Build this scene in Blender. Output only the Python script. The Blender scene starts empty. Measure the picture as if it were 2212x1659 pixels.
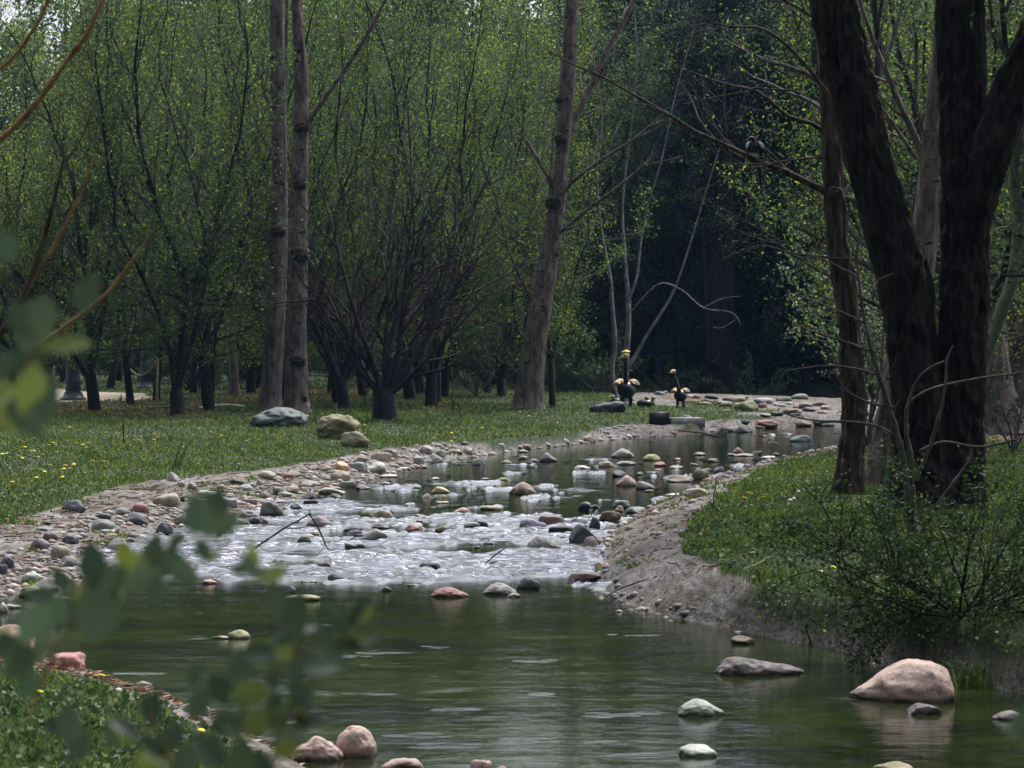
import bpy, math, random
import numpy as np
from mathutils import Vector, Matrix

sc = bpy.context.scene
C = sc.collection
R = math.radians
# ------------------------------------------------------------------ camera
CAM_H = 2.0                      # metres above the water
FD = 6048.0                      # focal length in units of a 2212 px wide picture
HOR = 725.0                      # horizon row in that picture
cd = bpy.data.cameras.new('camera'); cam = bpy.data.objects.new('camera', cd); C.objects.link(cam)
cam.location = (0, 0, CAM_H)
PITCH = math.atan((829.5 - HOR) / FD)
cam.rotation_euler = (R(90) - PITCH, 0, 0)
cd.sensor_width = 36; cd.lens = FD / 2212 * 36
cd.clip_start = 0.1; cd.clip_end = 2000
cd.dof.use_dof = True; cd.dof.focus_distance = 27; cd.dof.aperture_fstop = 10.5
sc.camera = cam
# ------------------------------------------------------------------ sky, sun, exposure
SUN_EL, SUN_AZ = 56.0, 28.0     # azimuth measured from +Y towards +X
w = bpy.data.worlds.new('World'); sc.world = w; w.use_nodes = True
nt = w.node_tree; nt.nodes.clear()
out = nt.nodes.new('ShaderNodeOutputWorld'); bg = nt.nodes.new('ShaderNodeBackground')
sky = nt.nodes.new('ShaderNodeTexSky'); sky.sky_type = 'NISHITA'; sky.sun_disc = False
sky.sun_elevation = R(SUN_EL); sky.sun_rotation = R(SUN_AZ); sky.air_density = 1.0; sky.dust_density = 2.0
mix = nt.nodes.new('ShaderNodeMix'); mix.data_type = 'RGBA'
tc = nt.nodes.new('ShaderNodeTexCoord'); nz = nt.nodes.new('ShaderNodeTexNoise'); nz.inputs['Scale'].default_value = 3.0
nz.inputs['Detail'].default_value = 5
rmp = nt.nodes.new('ShaderNodeMapRange'); rmp.inputs[1].default_value = .35; rmp.inputs[2].default_value = .6
rmp.inputs[3].default_value = .68; rmp.inputs[4].default_value = .95
nt.links.new(tc.outputs['Generated'], nz.inputs['Vector']); nt.links.new(nz.outputs['Fac'], rmp.inputs[0])
nt.links.new(rmp.outputs[0], mix.inputs['Factor'])
# thin white cloud, brightest round the veiled sun
SV = (math.cos(R(SUN_EL)) * math.sin(R(SUN_AZ)), math.cos(R(SUN_EL)) * math.cos(R(SUN_AZ)), math.sin(R(SUN_EL)))
dt = nt.nodes.new('ShaderNodeVectorMath'); dt.operation = 'DOT_PRODUCT'; dt.inputs[1].default_value = SV; nt.links.new(tc.outputs['Generated'], dt.inputs[0])
mp_ = nt.nodes.new('ShaderNodeMapRange'); mp_.inputs[1].default_value = .2; mp_.inputs[2].default_value = 1; nt.links.new(dt.outputs['Value'], mp_.inputs[0])
pw_ = nt.nodes.new('ShaderNodeMath'); pw_.operation = 'POWER'; pw_.inputs[1].default_value = 1.6; nt.links.new(mp_.outputs[0], pw_.inputs[0])
ml_ = nt.nodes.new('ShaderNodeMath'); ml_.operation = 'MULTIPLY_ADD'; ml_.inputs[1].default_value = 62; ml_.inputs[2].default_value = 2.2; nt.links.new(pw_.outputs[0], ml_.inputs[0])
cb_ = nt.nodes.new('ShaderNodeVectorMath'); cb_.operation = 'SCALE'; cb_.inputs[0].default_value = (.93, .95, 1.08); nt.links.new(ml_.outputs[0], cb_.inputs['Scale'])
nt.links.new(sky.outputs[0], mix.inputs['A']); nt.links.new(cb_.outputs[0], mix.inputs['B'])
nt.links.new(mix.outputs['Result'], bg.inputs['Color']); bg.inputs['Strength'].default_value = 0.1
nt.links.new(bg.outputs[0], out.inputs['Surface'])
sd = bpy.data.lights.new('sun', 'SUN'); so = bpy.data.objects.new('sun', sd); C.objects.link(so)
sd.energy = 5.0; sd.angle = R(1.5); sd.color = (1, .94, .84)
sdir = Vector((math.cos(R(SUN_EL)) * math.sin(R(SUN_AZ)), math.cos(R(SUN_EL)) * math.cos(R(SUN_AZ)), math.sin(R(SUN_EL))))
so.rotation_euler = (-sdir).to_track_quat('-Z', 'Y').to_euler(); so.location = (0, 0, 40)
sc.view_settings.view_transform = 'Standard'; sc.view_settings.look = 'None'
sc.view_settings.exposure = EXPOSURE = -0.42; sc.view_settings.gamma = 1
sc.render.engine = 'CYCLES'
sc.cycles.use_denoising = True
sc.cycles.max_bounces = 5; sc.cycles.diffuse_bounces = 3; sc.cycles.glossy_bounces = 3; sc.cycles.transmission_bounces = 3
sc.cycles.transparent_max_bounces = 8; sc.cycles.caustics_reflective = False; sc.cycles.caustics_refractive = False
sc.cycles.use_adaptive_sampling = True; sc.cycles.adaptive_threshold = 0.015

# ------------------------------------------------------------------ numpy helpers
def ray(u, v):
    x = (u - 1106) / FD; y = -(v - 829.5) / FD
    cp, sp = math.cos(PITCH), math.sin(PITCH)
    return np.array([x, cp + y * sp, -sp + y * cp])
def atz(u, v, z=0.0):
    r = ray(u, v); t = (z - CAM_H) / r[2]
    return np.array([r[0] * t, r[1] * t, z])
def aty(u, v, Y):
    r = ray(u, v); t = Y / r[1]
    return np.array([r[0] * t, Y, CAM_H + r[2] * t])
def ppm(Y): return FD / Y         # picture units per metre at depth Y

def hsh(ix, iy, iz, seed):
    n = (ix.astype(np.int64) * 374761393 + iy.astype(np.int64) * 668265263 + iz.astype(np.int64) * 2147483647 + seed * 1274126177) & 0xffffffff
    n = ((n ^ (n >> 13)) * 1274126177) & 0xffffffff
    n = ((n ^ (n >> 16)) * 2246822519) & 0xffffffff
    return ((n ^ (n >> 15)) & 0xffffff) / float(0xffffff)
def vnoise(p, seed=0):
    p = np.asarray(p, float); i = np.floor(p).astype(np.int64); f = p - i; f = f * f * (3 - 2 * f)
    r = 0
    for dx in (0, 1):
        wx = f[..., 0] if dx else 1 - f[..., 0]
        for dy in (0, 1):
            wy = f[..., 1] if dy else 1 - f[..., 1]
            for dz in (0, 1):
                wz = f[..., 2] if dz else 1 - f[..., 2]
                r = r + wx * wy * wz * hsh(i[..., 0] + dx, i[..., 1] + dy, i[..., 2] + dz, seed)
    return r * 2 - 1
def fbm(p, seed=0, octv=3):
    p = np.asarray(p, float); a = 1; s = 0; t = 0
    for o in range(octv):
        s = s + a * vnoise(p * 2 ** o, seed + o); t += a; a *= .5
    return s / t
def n2(x, y, s, seed=0, octv=2):
    return fbm(np.stack([x * s, y * s, np.zeros_like(x) + seed * .37], -1), seed, octv)

# ------------------------------------------------------------------ object helpers
def tag(o, label=None, cat=None, group=None, kind=None):
    if label: o['label'] = label
    if cat: o['category'] = cat
    if group: o['group'] = group
    if kind: o['kind'] = kind
    return o
def empty(name, loc=(0, 0, 0)):
    o = bpy.data.objects.new(name, None); C.objects.link(o); o.location = loc; o.empty_display_size = .2
    return o
def link(name, me, parent=None, mat=None, loc=None):
    o = bpy.data.objects.new(name, me); C.objects.link(o)
    if parent: o.parent = parent
    if loc is not None: o.location = loc
    if mat and not me.materials: me.materials.append(mat)
    return o
class MB:
    def __init__(s): s.v = []; s.f = []; s.n = 0; s.m = []
    def add(s, v, f, mi=0):
        v = np.asarray(v, float)
        s.v.append(v)
        for q in f: s.f.append((np.asarray(q) + s.n)); 
        s.m.append((len(f), mi)); s.n += len(v)
    def addarr(s, v, fa, mi=0):           # fa: (k, m) int array
        s.v.append(np.asarray(v, float)); s.f.append(('arr', np.asarray(fa) + s.n)); s.m.append((len(fa), mi)); s.n += len(v)
    def mesh(s, name, mats, smooth=True):
        me = bpy.data.meshes.new(name)
        V = np.concatenate(s.v).astype(np.float32)
        loops = []; tot = []
        for q in s.f:
            if isinstance(q, tuple): loops.append(q[1].ravel()); tot.append(np.full(len(q[1]), q[1].shape[1]))
            else: loops.append(q); tot.append(np.array([len(q)]))
        L = np.concatenate(loops).astype(np.int32); T = np.concatenate(tot).astype(np.int32)
        me.vertices.add(len(V)); me.vertices.foreach_set('co', V.ravel())
        me.loops.add(len(L)); me.loops.foreach_set('vertex_index', L)
        me.polygons.add(len(T)); me.polygons.foreach_set('loop_start', np.concatenate([[0], np.cumsum(T)[:-1]]).astype(np.int32))
        try: me.polygons.foreach_set('loop_total', T)
        except Exception: pass
        if not isinstance(mats, (list, tuple)): mats = [mats]
        for m in mats: me.materials.append(m)
        if len(mats) > 1:
            mi = np.concatenate([np.full(c, i) for c, i in s.m]).astype(np.int32)
            me.polygons.foreach_set('material_index', mi)
        me.update(calc_edges=True)
        me.polygons.foreach_set('use_smooth', np.full(len(T), smooth))
        return me
    def build(s, name, mats, parent=None, smooth=True, loc=None):
        return link(name, s.mesh(name, mats, smooth), parent, None, loc)
def gridfaces(nr, nc, wrap=False):
    r = np.arange(nr - 1)[:, None]; c = np.arange(nc if wrap else nc - 1)[None, :]
    c2 = (c + 1) % nc
    return np.stack([r * nc + c, r * nc + c2, (r + 1) * nc + c2, (r + 1) * nc + c], -1).reshape(-1, 4)
def tube(mb, pts, rad, k=5, mi=0, disp=None, cap=True):
    P = np.asarray(pts, float); rad = np.asarray(rad, float); n = len(P)
    T = np.gradient(P, axis=0); T /= np.linalg.norm(T, axis=1)[:, None] + 1e-9
    a = np.array([1, 0, 0.]) if abs(T[0][0]) < .8 else np.array([0, 1., 0])
    N = np.empty_like(P); nn = a
    for i in range(n):
        nn = nn - T[i] * nn.dot(T[i]); nn /= np.linalg.norm(nn) + 1e-9; N[i] = nn
    B = np.cross(T, N); th = np.arange(k) * 2 * math.pi / k
    rr = rad[:, None] * np.ones(k)[None]
    if disp is not None: rr = rr + disp(P, th, rad)
    V = P[:, None] + rr[..., None] * (np.cos(th)[None, :, None] * N[:, None] + np.sin(th)[None, :, None] * B[:, None])
    mb.addarr(V.reshape(-1, 3), gridfaces(n, k, True), mi)
    if cap and k >= 5:
        mb.add(V[-1], [list(range(k))], mi); mb.add(V[0], [list(range(k))[::-1]], mi)
def smoothpath(pts, n):
    P = np.asarray(pts, float); m = len(P)
    t = np.linspace(0, m - 1, n); out = []
    for x in t:
        i = min(int(x), m - 2); f = x - i
        p0 = P[max(i - 1, 0)]; p1 = P[i]; p2 = P[i + 1]; p3 = P[min(i + 2, m - 1)]
        out.append(.5 * ((2 * p1) + (-p0 + p2) * f + (2 * p0 - 5 * p1 + 4 * p2 - p3) * f * f + (-p0 + 3 * p1 - 3 * p2 + p3) * f ** 3))
    return np.array(out)
def box(mb, c, s, mi=0, rot=0):
    x, y, z = np.array(s) / 2; v = np.array([(a * x, b * y, d * z) for d in (-1, 1) for a, b in ((-1, -1), (1, -1), (1, 1), (-1, 1))])
    cr, sr = math.cos(rot), math.sin(rot); v = np.stack([v[:, 0] * cr - v[:, 1] * sr, v[:, 0] * sr + v[:, 1] * cr, v[:, 2]], 1) + np.array(c)
    mb.addarr(v, [(3, 2, 1, 0), (4, 5, 6, 7), (0, 1, 5, 4), (1, 2, 6, 5), (2, 3, 7, 6), (3, 0, 4, 7)], mi)
def lathe(mb, prof, k=16, c=(0, 0, 0), mi=0):
    prof = np.array(prof, float); th = np.arange(k) * 2 * math.pi / k
    V = np.stack([prof[:, 0, None] * np.cos(th), prof[:, 0, None] * np.sin(th), prof[:, 1, None] + 0 * th], -1) + np.array(c)
    mb.addarr(V.reshape(-1, 3), gridfaces(len(prof), k, True), mi)
def leafquads(mb, P, size, rng, aspect=.55, mi=0, up=0.0, fold=False):
    n = len(P)
    d = rng.normal(size=(n, 3)); d[:, 2] += up; d /= np.linalg.norm(d, axis=1)[:, None]
    a = rng.normal(size=(n, 3)); s = np.cross(d, a); s /= np.linalg.norm(s, axis=1)[:, None] + 1e-9
    sz = (size * rng.uniform(.6, 1.3, n))[:, None]
    d = d * sz; s = s * sz * aspect * .5
    V = np.stack([P, P + d * .45 + s, P + d, P + d * .45 - s], 1).reshape(-1, 3)
    mb.addarr(V, np.arange(4 * n).reshape(-1, 4), mi)

# ------------------------------------------------------------------ materials
def newmat(name):
    m = bpy.data.materials.new(name); m.use_nodes = True; nt = m.node_tree; nt.nodes.clear()
    o = nt.nodes.new('ShaderNodeOutputMaterial'); return m, nt, o
def N(nt, t, **kw):
    n = nt.nodes.new(t)
    for k, v in kw.items():
        if k in n.inputs: n.inputs[k].default_value = v
        else: setattr(n, k, v)
    return n
def ramp(nt, stops):
    n = nt.nodes.new('ShaderNodeValToRGB'); e = n.color_ramp.elements
    while len(e) > 1: e.remove(e[0])
    e[0].position = stops[0][0]; e[0].color = (*stops[0][1], 1)
    for p, c in stops[1:]:
        q = e.new(p); q.color = (*c, 1)
    return n
def leafmat(name, stops, trans=.45, rough=.6):
    m, nt, o = newmat(name)
    g = N(nt, 'ShaderNodeNewGeometry'); r = ramp(nt, stops); nt.links.new(g.outputs['Random Per Island'], r.inputs[0])
    oi = N(nt, 'ShaderNodeObjectInfo'); hs = N(nt, 'ShaderNodeHueSaturation')
    mr = N(nt, 'ShaderNodeMapRange'); mr.inputs[3].default_value = .8; mr.inputs[4].default_value = 1.2
    nt.links.new(oi.outputs['Random'], mr.inputs[0]); nt.links.new(mr.outputs[0], hs.inputs['Value']); nt.links.new(r.outputs[0], hs.inputs['Color'])
    d = N(nt, 'ShaderNodeBsdfPrincipled'); d.inputs['Roughness'].default_value = rough; d.inputs['Specular IOR Level'].default_value = .25
    t = N(nt, 'ShaderNodeBsdfTranslucent'); mx = N(nt, 'ShaderNodeMixShader'); mx.inputs[0].default_value = trans
    hs2 = N(nt, 'ShaderNodeHueSaturation'); hs2.inputs['Value'].default_value = 1.6; hs2.inputs['Hue'].default_value = .485
    nt.links.new(hs.outputs[0], hs2.inputs['Color']); nt.links.new(hs2.outputs[0], t.inputs['Color'])
    nt.links.new(hs.outputs[0], d.inputs['Base Color']); nt.links.new(d.outputs[0], mx.inputs[1]); nt.links.new(t.outputs[0], mx.inputs[2])
    nt.links.new(mx.outputs[0], o.inputs[0]); return m
def barkmat(name, c1, c2, scale=6, stretch=.15, bump=.4, spots=None):
    m, nt, o = newmat(name)
    tc = N(nt, 'ShaderNodeTexCoord'); mp = N(nt, 'ShaderNodeMapping'); mp.inputs['Scale'].default_value = (1, 1, stretch)
    nt.links.new(tc.outputs['Object'], mp.inputs[0])
    n1 = N(nt, 'ShaderNodeTexNoise', Scale=scale, Detail=6.0, Roughness=.65); nt.links.new(mp.outputs[0], n1.inputs['Vector'])
    r = ramp(nt, [(.38, c1), (.62, c2)]); nt.links.new(n1.outputs['Fac'], r.inputs[0])
    n3 = N(nt, 'ShaderNodeTexNoise', Scale=.9, Detail=3.0); nt.links.new(tc.outputs['Object'], n3.inputs['Vector'])
    mx = N(nt, 'ShaderNodeMix', data_type='RGBA', blend_type='MULTIPLY'); mx.inputs['Factor'].default_value = .7
    r2 = ramp(nt, [(.3, (.55, .55, .55)), (.65, (1, 1, 1))]); nt.links.new(n3.outputs['Fac'], r2.inputs[0])
    nt.links.new(r.outputs[0], mx.inputs['A']); nt.links.new(r2.outputs[0], mx.inputs['B'])
    col = mx.outputs['Result']
    if spots:
        mp2 = N(nt, 'ShaderNodeMapping'); mp2.inputs['Scale'].default_value = (1, 1, 2.2); nt.links.new(tc.outputs['Object'], mp2.inputs[0])
        vo = N(nt, 'ShaderNodeTexNoise', Scale=5.0, Detail=2.0); nt.links.new(mp2.outputs[0], vo.inputs['Vector'])
        r3 = ramp(nt, [(.30, spots), (.37, (1, 1, 1))]); nt.links.new(vo.outputs['Fac'], r3.inputs[0])
        m3 = N(nt, 'ShaderNodeMix', data_type='RGBA', blend_type='MULTIPLY'); m3.inputs['Factor'].default_value = 1
        nt.links.new(col, m3.inputs['A']); nt.links.new(r3.outputs[0], m3.inputs['B']); col = m3.outputs['Result']
    b = N(nt, 'ShaderNodeBump', Strength=bump, Distance=.05); nt.links.new(n1.outputs['Fac'], b.inputs['Height'])
    p = N(nt, 'ShaderNodeBsdfPrincipled', Roughness=.85); p.inputs['Specular IOR Level'].default_value = .25
    nt.links.new(col, p.inputs['Base Color']); nt.links.new(b.outputs[0], p.inputs['Normal'])
    nt.links.new(p.outputs[0], o.inputs[0]); return m
def plain(name, col, rough=.6, var=.25, scale=20, metal=0, spec=.4):
    m, nt, o = newmat(name)
    tc = N(nt, 'ShaderNodeTexCoord'); n = N(nt, 'ShaderNodeTexNoise', Scale=float(scale), Detail=4.0); nt.links.new(tc.outputs['Object'], n.inputs['Vector'])
    c = np.array(col); r = ramp(nt, [(.3, tuple(c * (1 - var))), (.7, tuple(np.minimum(c * (1 + var), 1)))]); nt.links.new(n.outputs['Fac'], r.inputs[0])
    p = N(nt, 'ShaderNodeBsdfPrincipled', Roughness=rough, Metallic=metal); p.inputs['Specular IOR Level'].default_value = spec
    nt.links.new(r.outputs[0], p.inputs['Base Color']); nt.links.new(p.outputs[0], o.inputs[0]); return m

M = {}
M['leaf'] = leafmat('spring_leaf', [(0, (.018, .044, .020)), (.55, (.038, .082, .024)), (.87, (.085, .155, .028)), (1, (.24, .34, .035))], .5)
M['leaf_yellow'] = leafmat('yellow_spring_leaf', [(0, (.032, .066, .018)), (.6, (.070, .125, .025)), (1, (.26, .36, .035))], .5)
M['leaf_blue'] = leafmat('cool_leaf', [(0, (.022, .045, .026)), (.6, (.040, .075, .035)), (1, (.09, .14, .05))], .4)
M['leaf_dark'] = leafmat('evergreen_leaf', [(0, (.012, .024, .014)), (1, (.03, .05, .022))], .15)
M['leaf_silver'] = leafmat('silvery_leaf', [(0, (.10, .16, .08)), (1, (.26, .36, .20))], .4)
M['leaf_red'] = leafmat('red_bud', [(0, (.05, .02, .015)), (.8, (.12, .04, .02)), (1, (.12, .12, .03))], .3)
M['leaf_bush'] = leafmat('bush_leaf', [(0, (.02, .045, .016)), (.9, (.04, .085, .022)), (1, (.10, .16, .03))], .35)
M['leaf_near'] = leafmat('near_leaf', [(0, (.03, .058, .032)), (.6, (.07, .115, .065)), (.8, (.12, .17, .05)), (1, (.17, .22, .035))], .3, .35)
M['grass'] = leafmat('grass_blade', [(0, (.024, .048, .015)), (.6, (.066, .125, .020)), (.93, (.15, .21, .035)), (1, (.26, .28, .10))], .35)
M['clover'] = leafmat('clover', [(0, (.035, .07, .02)), (.8, (.085, .15, .03)), (1, (.24, .30, .10))], .35, .45)
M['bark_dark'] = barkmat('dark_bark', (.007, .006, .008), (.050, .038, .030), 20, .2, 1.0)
M['bark_grove'] = barkmat('grove_bark', (.014, .013, .015), (.055, .048, .048), 8, .3, .4)
M['bark_pale'] = barkmat('pale_bark', (.085, .066, .060), (.25, .205, .185), 11, .3, .6, spots=(.12, .10, .09))
M['bark_mid'] = barkmat('brown_bark', (.022, .018, .015), (.135, .105, .078), 18, .16, 1.0)
M['bark_burl'] = barkmat('burl_bark', (.03, .022, .018), (.12, .08, .06), 16, 1, .8)
M['bark_birch'] = barkmat('birch_bark', (.12, .11, .12), (.30, .28, .28), 5, 1, .2, spots=(.1, .1, .1))
M['bark_green'] = barkmat('green_bark', (.11, .14, .09), (.24, .28, .18), 5, .6, .2, spots=(.1, .1, .1))
M['twig'] = barkmat('twig_bark', (.05, .04, .04), (.16, .14, .135), 10, .5, .3)
M['twig_brown'] = barkmat('brown_twig_bark', (.16, .10, .045), (.36, .25, .12), 20, .4, .3)
M['fallen'] = leafmat('fallen_leaf', [(0, (.10, .035, .015)), (.45, (.26, .11, .035)), (.8, (.42, .26, .11)), (1, (.55, .45, .28))], .15)
M['yellow'] = plain('dandelion_yellow', (.75, .62, .02), .6, .1)
M['puff'] = plain('dandelion_puff', (.65, .66, .6), .9, .1)
M['stalk'] = plain('green_stalk', (.10, .17, .04), .6)
M['black_iron'] = plain('black_iron', (.018, .021, .028), .4, .3, 8)
M['glass'] = plain('lamp_glass', (.5, .5, .46), .3, .05)
M['wood_stake'] = plain('bamboo_stake', (.20, .17, .08), .7)
M['rope'] = plain('rope', (.45, .42, .36), .8)
M['concrete'] = plain('old_concrete', (.27, .26, .25), .85, .3, 6)
M['black_stone'] = plain('black_lacquer', (.012, .012, .014), .35, .3, 10)
M['cream'] = plain('cream_paint', (.60, .45, .25), .6, .3, 6)
M['gold'] = plain('gold_paint', (.70, .50, .10), .45, .25, 6)
M['feather_black'] = plain('black_feathers', (.008, .009, .013), .45, .3, 40)
M['feather_white'] = plain('white_feathers', (.75, .76, .78), .7, .1, 40)
M['white_cloth'] = plain('white_cloth', (.75, .75, .72), .8, .1, 5)
M['orange_cloth'] = plain('orange_cloth', (.75, .16, .03), .8, .15, 5)
M['skin'] = plain('skin', (.45, .27, .19), .6, .05)
M['dark_cloth'] = plain('dark_cloth', (.03, .03, .04), .8, .2)
M['log'] = barkmat('driftwood', (.03, .026, .025), (.12, .10, .09), 10, 1, .4)
# ------------------------------------------------------------------ terrain description
Wd = [(-500,1400),(-100,1400),(60,1425),(190,1452),(300,1492),(420,1540),(560,1600),(720,1690),(1100,1850),(2300,1950),(3600,1900),(3600,1700),(2700,1590),(2212,1500),(2060,1465),(1960,1450),(1900,1430),(1800,1402),(1700,1385),(1600,1365),(1500,1345),(1400,1322),(1320,1292),(1288,1260),(1285,1200),(1300,1165),(1340,1130),(1400,1100),(1480,1068),(1560,1030),(1640,1003),(1700,990),(1760,978),(1830,962),(1950,950),(2100,945),(2400,942),(2400,905),(2100,905),(1900,912),(1800,914),(1700,920),(1640,925),(1560,930),(1480,938),(1400,945),(1300,952),(1200,965),(1100,975),(1000,990),(900,1008),(820,1030),(760,1045),(700,1065),(620,1085),(540,1112),(450,1128),(360,1150),(300,1180),(220,1225),(140,1265),(60,1285),(-50,1290),(-500,1290)]
W2d = [(1150,875),(1400,873),(1600,877),(1800,885),(2000,890),(2400,892),(2400,866),(2000,863),(1800,861),(1600,860),(1400,861),(1150,864)]
GLd = [(-600,1135),(0,1130),(60,1112),(150,1088),(250,1052),(330,1036),(430,1026),(560,1016),(650,1002),(720,990),(800,974),(880,964),(960,957),(1060,957),(1200,950),(1240,941),(1290,925),(1330,918),(1430,914),(1500,918),(1540,906),(1640,905),(1710,898),(1950,895),(2600,893),(2600,735),(-1800,735),(-1800,1135)]
GRd = [(1700,998),(1640,1020),(1580,1055),(1530,1090),(1500,1130),(1485,1180),(1540,1225),(1600,1245),(1660,1275),(1740,1300),(1800,1330),(1880,1345),(1960,1370),(2060,1380),(2212,1385),(2500,1400),(5000,1500),(5000,950),(2400,952),(2000,960),(1850,970),(1780,980)]
GNd = [(-600,1440),(0,1450),(100,1460),(200,1482),(330,1524),(450,1584),(540,1640),(700,1770),(1100,2100),(3000,2200),(3000,6000),(-4000,6000),(-4000,1440)]
def poly(P, z): return np.array([atz(u, v, z)[:2] for u, v in P])
W1, W2 = poly(Wd, 0), poly(W2d, 0)
GL, GR, GN = poly(GLd, .18), poly(GRd, .30), poly(GNd, .2)
def sdist(P, x, y):                       # signed distance, negative inside
    x = np.asarray(x, float); y = np.asarray(y, float)
    best = np.full(x.shape, 1e9); ins = np.zeros(x.shape, bool)
    for i in range(len(P)):
        a, b = P[i], P[(i + 1) % len(P)]; d = b - a; L = d.dot(d) + 1e-12
        t = np.clip(((x - a[0]) * d[0] + (y - a[1]) * d[1]) / L, 0, 1)
        best = np.minimum(best, (x - a[0] - t * d[0]) ** 2 + (y - a[1] - t * d[1]) ** 2)
        c = ((a[1] > y) != (b[1] > y))
        with np.errstate(divide='ignore', invalid='ignore'):
            xi = a[0] + (y - a[1]) / (d[1] if d[1] else 1e-12) * d[0]
        ins ^= c & (x < xi)
    s = np.sqrt(best); return np.where(ins, -s, s)
def terrain(x, y):
    """height, grass amount"""
    x = np.asarray(x, float); y = np.asarray(y, float)
    wob = .06 * n2(x, y, 2.2, 3, 3)
    dw = np.minimum(sdist(W1, x, y), sdist(W2, x, y)) + wob * .5
    gl = sdist(GL, x, y); gr = sdist(GR, x, y); gn = sdist(GN, x, y)
    ew = .16 * n2(x, y, 1.6, 9, 3)
    best = np.minimum(np.minimum(gl, gr), gn); dg = np.maximum(best + ew, 0); din = np.maximum(-best, 0)
    hedge = np.where((gr <= gl) & (gr <= gn), .30, np.where(gn < gl, .2, .18))
    rise = np.where((gr <= gl) & (gr <= gn), .06, np.where(gn < gl, .1, .17))
    t = np.clip(dw, 0, None) / (np.clip(dw, 0, None) + dg + 1e-6)
    t = 1 - (1 - t) ** 1.5
    land = hedge * t + rise * (1 - np.exp(-din / 5.)) 
    land = land * np.clip(dw / .12, 0, 1) ** .5
    land = land + np.clip(dw / .3, 0, 1) * (.012 * n2(x, y, 9, 5, 3) + .02 * n2(x, y, 1.5, 8, 2))
    h = np.where(dw > 0, land, np.maximum(-.35, dw * .45) - .01)
    grass = np.clip(1 - dg / .05, 0, 1) * np.clip(dw / .06, 0, 1)
    return h, grass, dw
S2 = poly([(1290,858),(2100,856),(2300,880),(2300,915),(1560,912),(1540,898),(1520,886),(1290,887)], .15)
def s2m(x, y): return sdist(S2, x, y) + 3.4 * n2(x, y, .55, 25, 3) + .9
def hz(x, y): return float(terrain(np.array([x]), np.array([y]))[0][0])
def hit(u, v):
    z = .1
    for _ in range(14):
        p = atz(u, v, z); z = .5 * z + .5 * max(0., hz(p[0], p[1]))
    return atz(u, v, z)

# ------------------------------------------------------------------ ground sheet
ys = np.concatenate([np.linspace(-60, 9, 40), 9.3 * np.exp(np.linspace(0, math.log(110 / 9.3), 520)), np.linspace(114, 600, 40)])
s1 = np.linspace(-.21, .21, 420); s2 = np.concatenate([-np.geomspace(6, .215, 50), s1, np.geomspace(.215, 6, 50)])
YY = np.repeat(ys[:, None], len(s2), 1); XX = s2[None] * np.maximum(YY, 9)
H, Gm, DW = terrain(XX, YY); Gm = Gm * np.clip(s2m(XX, YY) / .4 + .5, 0, 1)
H = np.where(YY > 100, H + (YY - 100) * .01, H)
mb = MB(); mb.addarr(np.stack([XX, YY, H], -1).reshape(-1, 3), gridfaces(len(ys), len(s2)))
PATH = poly([(-400,836),(100,838),(200,846),(320,850),(335,862),(160,868),(-400,872)], .35)
pth = np.clip(-sdist(PATH, XX, YY) / .25 + .5 + .5 * n2(XX, YY, 1.5, 21), 0, 1)
def blobs(x, y, L):
    m = np.zeros_like(x)
    for (u, v, ru, rv) in L:
        c = atz(u, v, .33); a = atz(u, v - rv, .33); b = atz(u + ru, v, .33)
        ry = abs(a[1] - c[1]); rx = abs(b[0] - c[0])
        m = np.maximum(m, 1 - ((x - c[0]) / rx) ** 2 - ((y - c[1]) / ry) ** 2)
    return np.clip(m * 2, 0, 1)
LIT = [(120,885,160,12),(330,893,160,9),(250,875,130,8),(740,852,130,12),(560,862,120,10),(960,880,90,6),(2130,915,120,22),(1480,860,60,5),(1340,960,40,3),(420,870,60,6)]
lit = blobs(XX, YY, LIT) * np.clip(.7 + .8 * n2(XX, YY, 2.5, 31), 0, 1)
me = mb.mesh('ground', plain('tmp', (0, 0, 0)))
ca = me.color_attributes.new('mask', 'FLOAT_COLOR', 'POINT')
ca.data.foreach_set('color', np.stack([Gm, lit, pth, np.clip(-DW / .05, 0, 1)], -1).astype(np.float32).ravel())
m, nt, o = newmat('ground_cover')
at = N(nt, 'ShaderNodeVertexColor', layer_name='mask'); sp = N(nt, 'ShaderNodeSeparateColor'); nt.links.new(at.outputs[0], sp.inputs[0])
tc = N(nt, 'ShaderNodeTexCoord')
def nzn(scale, detail=5, sx=1, sy=1):
    mp = N(nt, 'ShaderNodeMapping'); mp.inputs['Scale'].default_value = (sx, sy, 1); nt.links.new(tc.outputs['Object'], mp.inputs[0])
    n = N(nt, 'ShaderNodeTexNoise', Scale=float(scale), Detail=float(detail), Roughness=.65); nt.links.new(mp.outputs[0], n.inputs['Vector']); return n
def mixc(a, b, f, bt='MIX'):
    x = N(nt, 'ShaderNodeMix', data_type='RGBA', blend_type=bt)
    for s, v in (('A', a), ('B', b)):
        if isinstance(v, tuple): x.inputs[s].default_value = (*v, 1)
        else: nt.links.new(v, x.inputs[s])
    if isinstance(f, (int, float)): x.inputs['Factor'].default_value = f
    else: nt.links.new(f, x.inputs['Factor'])
    return x.outputs['Result']
n_a = nzn(9, 8); n_b = nzn(38, 6); n_c = nzn(1.3, 4); n_s = nzn(14, 5, 1.0, .12)
soil = ramp(nt, [(.3, (.012, .020, .008)), (.6, (.028, .045, .014)), (.8, (.05, .07, .02))]); nt.links.new(n_a.outputs[0], soil.inputs[0])
mort = ramp(nt, [(.32, (.07, .064, .060)), (.46, (.18, .168, .158)), (.60, (.33, .31, .295)), (.75, (.44, .42, .40))]); nt.links.new(n_b.outputs[0], mort.inputs[0])
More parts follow.
